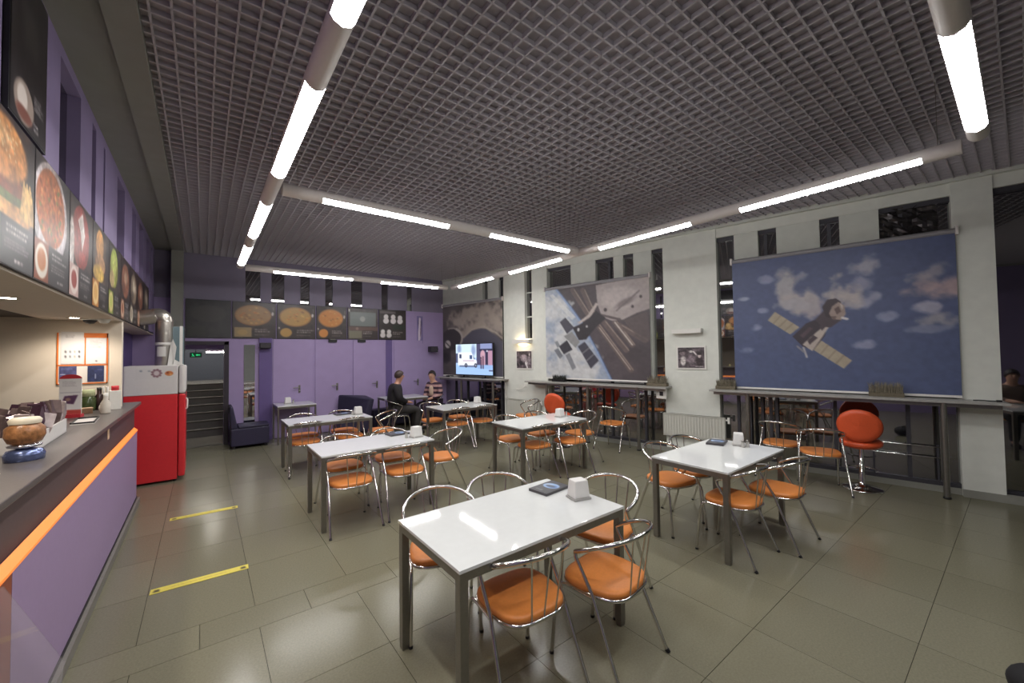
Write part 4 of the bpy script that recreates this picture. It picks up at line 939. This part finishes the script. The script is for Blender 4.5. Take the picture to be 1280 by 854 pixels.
MB().box(-0.07, 0.07, -0.20, 0.20, 0, 0.008).build('tray_base', M_lampbody, t)
MB().box(-0.07, -0.062, -0.20, 0.20, 0.008, 0.02).box(0.062, 0.07, -0.20, 0.20, 0.008, 0.02).box(-0.07, 0.07, -0.2, -0.192, 0.008, 0.02).box(-0.07, 0.07, 0.192, 0.2, 0.008, 0.02).build('tray_rim', M_black, t)

# ------------------------------------------------------------------ floor tapes
for i, (y_, xa, xb, lab) in enumerate(((4.04, -0.30, 0.31, 'yellow queue tape on the floor nearer the camera'), (5.69, -0.27, 0.33, 'yellow queue tape on the floor nearer the red fridge'))):
    t = thing('floor_tape', lab, 'floor tape', (xa, y_, 0.0), R(-2), 'yellow floor tapes')
    c = Canvas(90, 10, '#cfc050'); c.speck(.12, 20, i); c.text(.2, .38, .6, 1, .22, '#a89838', i, .7)
    for x in (.06, .94): c.ell(x-.012, .5, .014, .26, '#3a3622', soft=.2); c.ell(x+.014, .5, .014, .26, '#3a3622', soft=.2); c.rect(x-.03, .62, x+.03, .8, '#4a4428')
    print_obj('tape_print', c, (0, 0.04, 0.003), (xb-xa, 0, 0), (0, -0.08, 0), M_print, t)
    MB().box(0, xb-xa, -0.04, 0.04, 0.0002, 0.002).build('tape_film', mat('tape_yellow', '#cfc050', rough=0.5, noise=0.03), t)

# ------------------------------------------------------------------ tables
def make_table(w, d):
    t = thing('cafe_table', '', 'table', (0, 0, 0), 0, 'white cafe tables')
    MB().box(-w/2, w/2, -d/2, d/2, 0.733, 0.75).build('table_top', M_top, t, bevel=0.002)
    L = 0.045
    for sy in (-1, 1): MB().box(-w/2+L, w/2-L, sy*(d/2-0.004)-(0.025 if sy > 0 else 0), sy*(d/2-0.004)+(0.025 if sy < 0 else 0), 0.69, 0.733).build('apron', M_steel, t)
    for sx in (-1, 1): MB().box(sx*(w/2-0.004)-(0.025 if sx > 0 else 0), sx*(w/2-0.004)+(0.025 if sx < 0 else 0), -d/2+L, d/2-L, 0.69, 0.733).build('apron', M_steel, t)
    for sx in (-1, 1):
        for sy in (-1, 1):
            x = sx*(w/2-0.004-L/2); y_ = sy*(d/2-0.004-L/2)
            l = MB().cbox(x, y_, 0.3765, L, L, 0.713).build('leg', M_steel, t, bevel=0.003)
            MB().cbox(x, y_, 0.01, L*.9, L*.9, 0.02).build('foot', M_steel, l)
    return t
tabs = {1: (1.545, 1.985, 1.22, .73, 'white cafe table nearest the camera'), 2: (3.98, 1.86, 1.22, .70, 'white cafe table at the right, in front of the wide column'),
        3: (1.535, 4.62, 1.22, .70, 'white cafe table second in the left row, beyond the nearest table'), 4: (3.93, 4.42, 1.24, .70, 'white cafe table in the middle, in front of the space station poster'),
        5: (1.57, 6.84, 1.20, .70, 'white cafe table third in the left row, before the small table'), 6: (3.93, 6.66, 1.16, .70, 'white cafe table in front of the television'),
        7: (1.51, 9.36, .70, .70, 'small square table against the purple doors, left'), 8: (3.72, 9.02, .95, .72, 'cafe table where two people sit at the purple wall')}
proto_t = make_table(1.22, .70)
for k, (x, y_, w, d, lab) in tabs.items():
    if k == 1: o = proto_t
    else: o = copy_tree(proto_t)
    place(o, x, y_, 0, lab); o.scale = (w/1.22, d/.70, 1)

# ------------------------------------------------------------------ chairs
def arc(cx, cy, r, a0, a1, n): return [(cx+r*math.cos(a0+(a1-a0)*i/n), cy+r*math.sin(a0+(a1-a0)*i/n)) for i in range(n+1)]
def seat_outline(k=1.0, n=40):
    out = []
    for i in range(n):
        a = 2*math.pi*i/n; c_, s_ = math.cos(a), math.sin(a)
        e = 2/3.6
        x = 0.205*math.copysign(abs(c_)**e, c_); y_ = 0.20*math.copysign(abs(s_)**e, s_)
        x *= 1-0.10*max(0, -y_/0.2)
        out.append((x*k, y_*k))
    return out
def make_chair(vinyl):
    t = thing('cafe_chair', '', 'chair', (0, 0, 0), 0, 'chrome cafe chairs')
    s_ = MB(); o1 = seat_outline(1); n = len(o1)
    rings = [(0.97, 0.438), (1.0, 0.446), (1.0, 0.462), (0.97, 0.472), (0.86, 0.477), (0.5, 0.479)]
    vs = [(x*k, y_*k, z) for k, z in rings for x, y_ in o1]
    fs = [(i*n+j, i*n+(j+1) % n, (i+1)*n+(j+1) % n, (i+1)*n+j) for i in range(len(rings)-1) for j in range(n)]
    s_.add(vs, fs, True).add(vs[:n], [tuple(range(n))[::-1]]).add(vs[-n:], [tuple(range(n))], True)
    st_ = s_.build('seat', vinyl, t)
    MB().tube([(x*1.0, y_*1.0, 0.434) for x, y_ in o1], 0.010, 6, closed=True).build('seat_frame', M_chrome, t)
    rp = []
    for i in range(25):
        a = R(-112+224*i/24); b = abs(a)/R(112)
        rp.append((0.243*math.sin(a), -0.035-0.225*math.cos(a), 0.772-0.125*b**1.9))
    MB().tube(rp, 0.0125, 8).build('back_rail', M_chrome, t)
    for x in (-0.075, 0, 0.075):
        MB().tube([(x, -0.195, 0.435), (x*1.35, -0.035-0.222*math.cos(math.asin(min(1, abs(x*1.35)/.243))), 0.771)], 0.005, 6).build('spindle', M_chrome, t)
    e = rp[-1]
    for sx in (-1, 1):
        l = MB().tube([(sx*e[0], e[1], e[2]), (sx*(e[0]+.002), e[1]-.005, e[2]-0.03), (sx*0.226, -0.055, 0.46), (sx*0.252, -0.245, 0.012)], 0.0105, 8).build('rear_leg', M_chrome, t)
        MB().tube([(sx*0.2518, -0.2435, 0.015), (sx*0.2535, -0.2555, 0.0)], 0.013, 8).build('glide', M_black, l)
        l = MB().tube([(sx*0.224, -0.06, 0.437), (sx*0.212, 0.05, 0.434), (sx*0.205, 0.13, 0.432), (sx*0.205, 0.165, 0.424), (sx*0.206, 0.185, 0.40), (sx*0.208, 0.20, 0.36), (sx*0.215, 0.235, 0.012)], 0.0105, 8).build('front_leg', M_chrome, t)
        MB().tube([(sx*0.215, 0.2345, 0.015), (sx*0.2153, 0.236, 0.0)], 0.013, 8).build('glide', M_black, l)
    return t
chairs = [
 (1.355, 1.70, -3, 'orange seated chrome chair on the near side of the nearest table, left one'),
 (1.86, 1.54, 8, 'orange seated chrome chair on the near side of the nearest table, right one'),
 (1.27, 2.44, 160, 'chrome chair on the far side of the nearest table, left one'),
 (1.77, 2.44, 158, 'chrome chair on the far side of the nearest table, middle one'),
 (2.33, 1.95, 100, 'chrome chair at the right end of the nearest table behind the napkins'),
 (3.67, 1.60, 2, 'orange seated chrome chair on the near side of the right table, left one'),
 (4.22, 1.46, 0, 'orange seated chrome chair on the near side of the right table, right one'),
 (3.74, 2.24, 165, 'orange seated chrome chair on the far side of the right table, left one'),
 (4.25, 2.24, 170, 'chrome chair on the far side of the right table before the radiator'),
 (1.215, 4.32, 0, 'orange seated chrome chair on the near side of the second left table, left one'),
 (1.80, 4.34, -2, 'orange seated chrome chair on the near side of the second left table, right one'),
 (1.31, 4.95, 180, 'chrome chair on the far side of the second left table, left one'),
 (1.90, 4.95, 177, 'chrome chair on the far side of the second left table, right one'),
 (2.38, 4.56, 90, 'orange seated chrome chair at the right end of the second left table'),
 (1.22, 6.69, 2, 'orange seated chrome chair on the near side of the third left table, left one'),
 (1.86, 6.69, 0, 'orange seated chrome chair on the near side of the third left table, right one'),
 (1.30, 7.20, 180, 'chrome chair on the far side of the third left table, left one'),
 (1.92, 7.20, 180, 'chrome chair on the far side of the third left table, right one'),
 (2.42, 6.82, 80, 'chrome chair at the right end of the third left table'),
 (3.68, 4.26, 0, 'orange seated chrome chair on the near side of the middle table, left one'),
 (4.26, 4.13, -6, 'orange seated chrome chair on the near side of the middle table, right one'),
 (3.70, 4.80, 180, 'orange seated chrome chair on the far side of the middle table, left one'),
 (4.30, 4.82, 178, 'chrome chair on the far side of the middle table, right one'),
 (4.78, 4.42, 88, 'orange seated chrome chair at the right end of the middle table'),
 (3.70, 6.50, 0, 'orange seated chrome chair on the near side of the television table, left one'),
 (4.25, 6.48, -2, 'orange seated chrome chair on the near side of the television table, right one'),
 (3.56, 7.14, 180, 'orange seated chrome chair on the far side of the television table, left one'),
 (4.15, 7.14, 180, 'chrome chair on the far side of the television table, right one'),
 (5.28, 6.35, 70, 'orange seated chrome chair before the far radiator'),
 (5.86, 4.62, -80, 'orange seated chrome chair facing the window under the space station poster'),
 (6.33, 2.12, -85, 'orange seated chrome chair at the window under the blue poster, left one'),
 (6.13, 1.62, -66, 'orange seated chrome chair at the window under the blue poster, next to the stool')]
proto_c = make_chair(M_orange)
for i, (x, y_, a, lab) in enumerate(chairs):
    o = proto_c if i == 0 else copy_tree(proto_c)
    place(o, x, y_, R(a), lab)
mc = make_chair(mat('black_vinyl', '#2a2628', rough=0.45, noise=0.05, bump=0.03))
place(mc, 3.33, 8.36, R(-98), 'chrome chair with dark seat under the person in black')

# red bar stools
def make_stool():
    t = thing('bar_stool', '', 'stool', (0, 0, 0), 0, 'red bar stools')
    MB().lathe([(0, 0), (0.205, 0), (0.207, 0.008), (0.19, 0.018), (0.10, 0.032), (0.045, 0.055), (0.032, 0.09), (0.03, 0.30), (0.024, 0.305), (0.024, 0.52)], 28).build('pedestal', M_chrome, t)
    MB().tube([(0.15*math.sin(R(a)), 0.03+0.15*math.cos(R(a)), 0.235) for a in range(-100, 101, 20)], 0.010, 8).tube([(0, 0.02, 0.235), (0, 0.18, 0.235)], 0.009, 8).build('foot_rest', M_chrome, t)
    s_ = MB(); pr = [(0.10, 0.515), (0.17, 0.525), (0.205, 0.555), (0.21, 0.585), (0.19, 0.605), (0.10, 0.612), (0.0, 0.612)]
    n = 28; vs = []; fs = []
    for r, z in pr:
        for k in range(n):
            a = 2*math.pi*k/n; rr = r*(1+0.10*max(0, math.sin(a))); vs.append((rr*math.cos(a), rr*math.sin(a)*0.98, z+0.012*math.sin(a)*r/.2))
    for i in range(len(pr)-1):
        for k in range(n): fs.append((i*n+k, i*n+(k+1) % n, (i+1)*n+(k+1) % n, (i+1)*n+k))
    s_.add(vs, fs, True).add(vs[:n], [tuple(range(n))[::-1]]); s_.build('seat', M_red_v, t)
    b_ = MB(); n = 30; vs = []; fs = []
    pr2 = [(0.0, -0.03), (0.15, -0.032), (0.195, -0.025), (0.21, 0.0), (0.2, 0.022), (0.15, 0.03), (0.0, 0.03)]
    for r, dd in pr2:
        for k in range(n):
            a = 2*math.pi*k/n; x = r*1.05*math.cos(a); z = r*math.sin(a)
            vs.append((x, -0.175+dd+0.9*x*x+0.10*(-(z)/.21)*.25-0.02, 0.80+z*0.97))
    for i in range(len(pr2)-1):
        for k in range(n): fs.append((i*n+k, (i+1)*n+k, (i+1)*n+(k+1) % n, i*n+(k+1) % n))
    b_.add(vs, fs, True).build('backrest', M_red_v, t)
    return t
s1 = make_stool(); place(s1, 6.50, 1.30, R(-82), 'red bar stool with round back under the blue satellite poster')
s2 = copy_tree(s1); place(s2, 5.22, 5.34, R(-75), 'red bar stool with round back left of the space station poster shelf')
s2.location.z = 0

# ------------------------------------------------------------------ things on the tables
def make_napkin():
    t = thing('napkin_holder', '', 'napkin holder', (0, 0, 0), 0, 'white napkin holders')
    MB().box(-0.066, 0.066, -0.058, 0.058, 0, 0.014).build('holder_base', mat('holder_grey', '#a7a5a2', rough=0.45, noise=0.02), t, bevel=0.003)
    w = MB(); w.add([(sx*k, sy*k2, z) for k, k2, z in ((.060, .052, .014), (.050, .043, .128)) for sx, sy in ((-1, -1), (1, -1), (1, 1), (-1, 1))],
                    [(3, 2, 1, 0), (4, 5, 6, 7), (0, 1, 5, 4), (1, 2, 6, 5), (2, 3, 7, 6), (3, 0, 4, 7)])
    w.build('holder_body', mat('holder_white', '#dddbd8', rough=0.4, noise=0.015), t, bevel=0.008)
    return t
nap = make_napkin()
def make_shaker():
    t = thing('salt_shaker', '', 'shaker', (0, 0, 0), 0, 'small shakers on the tables')
    MB().lathe([(0, 0), (0.017, 0), (0.018, 0.01), (0.015, 0.055)], 12).build('shaker_body', mat('shaker_glass', '#b9b6b0', rough=0.2, noise=0.05), t)
    MB().lathe([(0.016, 0.055), (0.016, 0.068), (0.008, 0.075), (0, 0.075)], 12).build('shaker_cap', M_steel, t)
    return t
shk = make_shaker()
def make_menu():
    t = thing('menu_folder', '', 'menu', (0, 0, 0), 0, 'menus lying on the tables')
    MB().box(-0.085, 0.085, -0.125, 0.125, 0, 0.018).build('menu_pages', mat('menu_dark', '#4c494c', rough=0.35, noise=0.05), t)
    c = Canvas(44, 60, '#3c3c42'); c.speck(.3, 5, 1); c.ell(.5, .4, .42, .22, '#8ca8d0', soft=.1); c.ell(.55, .42, .3, .13, '#5c80b8', soft=.1); c.ell(.4, .38, .3, .10, '#c8d4e0', soft=.5); c.ell(.5, .43, .28, .1, '#48536c', soft=.2); c.text(.2, .8, .5, 2, .03, '#98989c', 3)
    print_obj('menu_cover', c, (-0.083, 0.123, 0.0188), (0.166, 0, 0), (0, -0.246, 0), M_gloss, t)
    return t
mnu = make_menu()
first = {'n': True, 's': True, 'm': True}
def put(kind, proto, x, y_, a, lab, z=0.7503):
    o = proto if first[kind] else copy_tree(proto); first[kind] = False
    return place(o, x, y_, R(a), lab, z)
where = {1: 'nearest table', 2: 'right table', 3: 'second left table', 4: 'middle table', 5: 'third left table', 6: 'television table', 7: 'small square table'}
for k, x, y_, a in ((1, 2.035, 1.905, -14), (2, 4.43, 1.87, 25), (3, 2.03, 4.52, 8), (4, 4.35, 4.43, 5), (5, 2.06, 6.89, 0), (6, 4.34, 6.75, 12), (7, 1.40, 9.45, 0)):
    put('n', nap, x, y_, a, 'white napkin holder on the '+where[k])
for k, x, y_, lab in ((2, 4.365, 1.80, 'left shaker beside the napkins on the right table'), (2, 4.41, 1.775, 'right shaker beside the napkins on the right table'), (3, 1.92, 4.55, 'shaker left of the napkins on the second left table'),
                      (4, 4.45, 4.39, 'shaker right of the napkins on the middle table'), (5, 1.97, 6.89, 'shaker left of the napkins on the third left table'), (6, 4.13, 6.76, 'shaker left of the napkins on the television table'), (7, 1.50, 9.44, 'shaker beside the napkins on the small square table')):
    put('s', shk, x, y_, 0, lab)
for k, x, y_, a, lab in ((1, 2.00, 2.16, -84, 'dark menu with blue picture on the nearest table'), (2, 4.36, 2.06, -75, 'dark menu on the right table'), (3, 1.92, 4.83, -85, 'dark menu on the second left table'), (5, 1.86, 7.06, -85, 'dark menu on the third left table')):
    put('m', mnu, x, y_, a, lab)

# ------------------------------------------------------------------ navy seats along the purple wall
t = thing('corner_armchair', 'dark navy armchair beside the doorway, a mirror strip above it', 'armchair', (0.42, 9.13, 0))
MB().box(0.0, 0.62, 0.0, 0.60, 0.05, 0.38).build('seat_base', M_navy, t, bevel=0.02)
MB().box(0.12, 0.62, 0.0, 0.50, 0.382, 0.42).build('seat_cushion', M_navy, t, bevel=0.015)
MB().add([(0, 0.02, .38), (0.11, 0.02, .38), (0.03, 0.02, .80), (-0.02, 0.02, .80), (0, 0.56, .38), (0.11, 0.56, .38), (0.03, 0.56, .80), (-0.02, 0.56, .80)], [(0, 1, 2, 3), (7, 6, 5, 4), (0, 4, 5, 1), (1, 5, 6, 2), (2, 6, 7, 3), (3, 7, 4, 0)]).build('backrest', M_navy, t, bevel=0.02)
for x in (0.05, 0.57):
    for y_ in (0.05, 0.52): MB().cbox(x, y_, 0.025, 0.04, 0.04, 0.05).build('foot', M_black, t)
t = thing('corner_armchair', 'dark navy armchair with tilted back behind the third left table', 'armchair', (2.35, 9.05, 0), R(0))
MB().box(0.0, 0.66, 0.0, 0.62, 0.05, 0.38).build('seat_base', M_navy, t, bevel=0.02)
MB().box(0.0, 0.54, 0.0, 0.55, 0.382, 0.43).build('seat_cushion', M_navy, t, bevel=0.015)
MB().add([(.50, 0.0, .36), (0.64, 0.0, .36), (0.72, 0.0, .74), (0.62, 0.0, .76), (.06, 0.60, .36), (0.64, 0.60, .36), (0.72, 0.60, .78), (0.10, 0.60, .84)], [(0, 1, 2, 3), (7, 6, 5, 4), (0, 4, 5, 1), (1, 5, 6, 2), (2, 6, 7, 3), (3, 7, 4, 0)]).build('backrest', M_navy, t, bevel=0.03)
for x in (0.05, 0.6):
    for y_ in (0.05, 0.55): MB().cbox(x, y_, 0.025, 0.04, 0.04, 0.05).build('foot', M_black, t)
t = thing('bench', 'dark navy bench seat against the purple wall behind the person in black', 'bench', (3.16, 9.42, 0))
MB().box(0.0, 1.9, 0.0, 0.31, 0.05, 0.44).build('bench_seat', M_navy, t, bevel=0.02)
for x in (0.06, 1.84): MB().cbox(x, 0.15, 0.025, 0.05, 0.2, 0.05).build('foot', M_black, t)

# ------------------------------------------------------------------ people
def skin_mesh(name, verts, edges, radii, root=0, sub=2):
    radii = [tuple(q*1.18 for q in r) if isinstance(r, tuple) else r*1.18 for r in radii]
    me = bpy.data.meshes.new(name+'_base'); me.from_pydata(verts, edges, [])
    o = bpy.data.objects.new(name+'_base', me); C.objects.link(o)
    md = o.modifiers.new('skin', 'SKIN'); md.use_smooth_shade = True; md.branch_smoothing = 0.4
    for i, r in enumerate(radii):
        sv = me.skin_vertices[0].data[i]; sv.radius = (r, r) if not isinstance(r, tuple) else r; sv.use_root = (i == root)
    ss = o.modifiers.new('sub', 'SUBSURF'); ss.levels = sub; ss.render_levels = sub
    dg = bpy.context.evaluated_depsgraph_get(); dg.update()
    out = bpy.data.meshes.new_from_object(o.evaluated_get(dg)); out.name = name
    bpy.data.objects.remove(o, do_unlink=True); bpy.data.meshes.remove(me)
    for p in out.polygons: p.use_smooth = True
    return out
class Chain:
    def __init__(s): s.v = []; s.e = []; s.r = []
    def add(s, p, r, prev=None):
        s.v.append(tuple(p)); s.r.append(r); i = len(s.v)-1
        if prev is not None: s.e.append((prev, i))
        return i
def person(label, loc, rz, top, pants, hair_c, skin_c, shoe, stripes=None, lean=0.0, turn=0.0, size=1.0, long_hair=False, arms='table', seed=0, bulk=1.0):
    t = thing('person', label, 'person', loc, rz, None); t.scale = (size,)*3
    ms_ = mat('skin_'+skin_c, skin_c, rough=0.55, noise=0.03)
    L = lean
    sh = lambda z: L*(z-0.5)
    J = dict(pel=(0, -0.06, 0.56), spi=(0, -0.09+sh(.75), 0.75), che=(0, -0.06+sh(.95), 0.95), nec=(0, -0.03+sh(1.08), 1.09), jaw=(0, 0.0+sh(1.15), 1.155), hea=(0, 0.0+sh(1.23), 1.225), cro=(0, -0.005+sh(1.3), 1.275))
    hy = J['hea'][1]
    c = Chain()
    pel = c.add(J['pel'], .10); spi = c.add(J['spi'], .10, pel); che = c.add(J['che'], .11, spi); nec = c.add(J['nec'], .048, che)
    jaw = c.add(J['jaw'], .062, nec); hea = c.add(J['hea'], .080, jaw); cro = c.add(J['cro'], .062, hea)
    tops = Chain(); tp = tops.add(J['pel'], (.150*bulk, .115*bulk)); ts_ = tops.add(J['spi'], (.150*bulk, .118*bulk), tp); tc = tops.add(J['che'], (.155*bulk, .12*bulk), ts_); tn = tops.add((0, J['nec'][1]-.01, 1.06), .066, tc)
    pn = Chain(); pp = pn.add((0, -0.06, 0.55), (.145, .11))
    sho = Chain(); shoes = []
    for sx in (-1, 1):
        s0 = (sx*.165, J['che'][1]-.01, 1.005)
        if arms == 'table': el = (sx*.245, J['che'][1]+.12, .80); wr_ = (sx*.12, J['che'][1]+.33, .79); pm = (sx*.07, J['che'][1]+.39, .79)
        elif arms == 'lap': el = (sx*.235, J['che'][1]+.02, .76); wr_ = (sx*.11, J['che'][1]+.22, .68); pm = (sx*.07, J['che'][1]+.27, .67)
        else: el = (sx*.25, J['che'][1]-.03, .75); wr_ = (sx*.17, J['che'][1]+.20, .72); pm = (sx*.14, J['che'][1]+.26, .72)
        a = c.add(s0, .055, che); b = c.add(el, .042, a); w_ = c.add(wr_, .028, b); p_ = c.add(pm, .030, w_)
        dv = Vector(pm)-Vector(wr_); dv.normalize(); side = Vector((-dv.y, dv.x, 0))
        for k in range(4):
            b0 = Vector(pm)+dv*.02+side*(.012*(k-1.5)*1.4); l_ = (.055, .062, .058, .045)[k]
            f1 = c.add(b0+dv*l_*.5, .009, p_); c.add(b0+dv*l_+Vector((0, 0, -.018)), .0075, f1)
        th = c.add(Vector(pm)-dv*.01+Vector((-sx*.028, 0, 0)), .010, p_); c.add(Vector(pm)+dv*.025+Vector((-sx*.04, 0, -.005)), .008, th)
        a = tops.add(s0, .072*bulk, tc); b = tops.add(el, .056*bulk, a); tops.add(tuple(Vector(wr_)*.92+Vector(el)*.08), .040, b)
        hp = (sx*.09, -.02, .535); kn = (sx*.115, .40, .52); an = (sx*.12, .37, .10); 
        h_ = c.add(hp, .085, pel); k_ = c.add(kn, .055, h_); n_ = c.add(an, .038, k_); c.add((sx*.125, .49, .035), .032, n_)
        h_ = pn.add(hp, .098, pp); k_ = pn.add(kn, .070, h_); pn.add((an[0], an[1], .08), .056, k_)
        sc_ = Chain(); q0 = sc_.add((an[0], an[1]-.03, .05), .046); q1 = sc_.add((sx*.123, .46, .045), .046, q0); sc_.add((sx*.126, .54, .038), .036, q1); shoes.append(sc_)
    body = skin_mesh('body', c.v, c.e, c.r)
    bo = link('body', body, ms_, t)
    # nose and ears join the head
    g = MB(); hz = J['hea'][2]
    tr = Matrix.Translation((0, hy, hz)) @ Matrix.Rotation(turn, 4, 'Z')
    def hp_(x, y_, z): return tuple(tr @ Vector((x, y_, z)))
    g.ball(hp_(0, .083, -.012), .013, .018, .022, 8, 6)
    for sx in (-1, 1): g.ball(hp_(sx*.080, 0, -.005), .010, .018, .028, 8, 6)
    g.build('nose_and_ears', ms_, t)
    for sx in (-1, 1): MB().ball(hp_(sx*.030, .073, .012), .011, .007, .007, 8, 6).build('eye', mat('eye_dark', '#2a2422', rough=0.3, noise=0.02), t)
    MB().ball(hp_(0, .070, -.055), .024, .010, .006, 8, 6).build('mouth', mat('lips', '#a0605a', rough=0.5, noise=0.03), t)
    hm = MB(); mh = mat('hair_'+hair_c, hair_c, rough=0.5, noise=0.2, nscale=60)
    n, m_ = 18, 12; vs = []; fs = []
    rng = random.Random(seed)
    for i in range(m_+1):
        th_ = R(118)*i/m_
        for k in range(n):
            ph = 2*math.pi*k/n; fr__ = max(0, math.sin(ph)); lim = 1-0.48*fr__**1.2 if not long_hair else 1-0.42*fr__**2
            t2 = th_*lim*(1.18 if long_hair else 1); r_ = .094+.004*rng.random()
            vs.append(hp_(r_*.98*math.sin(t2)*math.cos(ph), -.004+r_*1.06*math.sin(t2)*math.sin(ph), .012+r_*1.12*math.cos(t2)))
    for i in range(m_):
        for k in range(n): fs.append((i*n+k, (i+1)*n+k, (i+1)*n+(k+1) % n, i*n+(k+1) % n))
    hm.add(vs, fs, True); hm.build('hair', mh, t)
    tm = skin_mesh('top', tops.v, tops.e, tops.r)
    if stripes:
        mm = bpy.data.materials.new('striped_knit'); mm.use_nodes = True; nt = mm.node_tree; bs = nt.nodes['Principled BSDF']; bs.inputs['Roughness'].default_value = .85
        tcn = nt.nodes.new('ShaderNodeTexCoord'); sep = nt.nodes.new('ShaderNodeSeparateXYZ'); mu = nt.nodes.new('ShaderNodeMath'); mu.operation = 'MULTIPLY'; mu.inputs[1].default_value = 9.0
        fr2 = nt.nodes.new('ShaderNodeMath'); fr2.operation = 'FRACT'; gt = nt.nodes.new('ShaderNodeMath'); gt.operation = 'GREATER_THAN'; gt.inputs[1].default_value = .5
        mx = nt.nodes.new('ShaderNodeMix'); mx.data_type = 'RGBA'; mx.inputs[6].default_value = (*lin(stripes[0]), 1); mx.inputs[7].default_value = (*lin(stripes[1]), 1)
        nt.links.new(tcn.outputs['Object'], sep.inputs[0]); nt.links.new(sep.outputs['Z'], mu.inputs[0]); nt.links.new(mu.outputs[0], fr2.inputs[0]); nt.links.new(fr2.outputs[0], gt.inputs[0]); nt.links.new(gt.outputs[0], mx.inputs[0]); nt.links.new(mx.outputs[2], bs.inputs['Base Color'])
        link('cardigan', tm, mm, t)
        # pale shirt front between the cardigan edges
        sf = Chain(); a = sf.add((0, J['che'][1]+.055, 1.0), .07); b = sf.add((0, J['spi'][1]+.075, .84), .075, a); sf.add((0, J['spi'][1]+.075, .70), .07, b)
        link('shirt', skin_mesh('shirt', sf.v, sf.e, sf.r), mat('shirt_'+top, top, rough=0.8, noise=0.08), t)
    else: link('jacket', tm, mat('cloth_'+top, top, rough=0.8, noise=0.08), t)
    link('trousers', skin_mesh('trousers', pn.v, pn.e, pn.r), mat('cloth_'+pants, pants, rough=0.85, noise=0.08), t)
    for sc_ in shoes: link('shoe', skin_mesh('shoe', sc_.v, sc_.e, sc_.r), mat('shoe_'+shoe, shoe, rough=0.5, noise=0.05), t)
    return t
person('person in black jacket and dark trousers sitting at the purple wall table', (3.33, 8.36, 0.0), R(-98), '#1d1a1e', '#33302f', '#3a2c28', '#b98a74', '#1c1a1a', arms='lap', turn=R(-12), seed=1, size=1.04, bulk=1.22, lean=0.06)
person('person in striped cardigan facing the camera at the purple wall table', (4.42, 8.90, 0.0), R(112), '#c8b09c', '#33283a', '#2c2220', '#c2957f', '#242020', stripes=('#382636', '#b08a86'), arms='lap', turn=R(20), seed=2, size=1.0)
st2 = copy_tree(proto_c); place(st2, 4.42, 8.90, R(112), 'chrome chair under the person in the striped cardigan')
# the guest and table behind the camera, seen mirrored in the window at the right edge
gt_ = copy_tree(proto_t); place(gt_, 4.20, -1.22, 0, 'white table seen only mirrored in the dark window at the right edge')
gc = copy_tree(proto_c); place(gc, 3.36, -1.45, R(-85), 'chair of the guest mirrored in the dark window at the right edge')
person('guest in brown top, seen mirrored in the dark window at the right edge', (3.36, -1.45, 0), R(-85), '#6a5a50', '#2c2a30', '#241e1c', '#b98e78', '#1c1a1a', arms='table', seed=3)

# dark bag at the bottom right corner
bg = thing('black_bag', 'black rounded bag on the floor at the bottom right corner', 'bag', (3.22, 0.0, 0))
g = MB(); g.ball((0, 0, 0.09), 0.11, 0.115, 0.09, 20, 12); g.build('bag_body', mat('black_fabric', '#141316', rough=0.8, noise=0.15, nscale=80, bump=0.1), bg)
MB().tube([(0.02, -0.07, 0.15), (0.02, -0.05, 0.19), (0.02, 0.0, 0.19), (0.02, 0.02, 0.165)], 0.010, 8).build('bag_handle', M_black, bg)
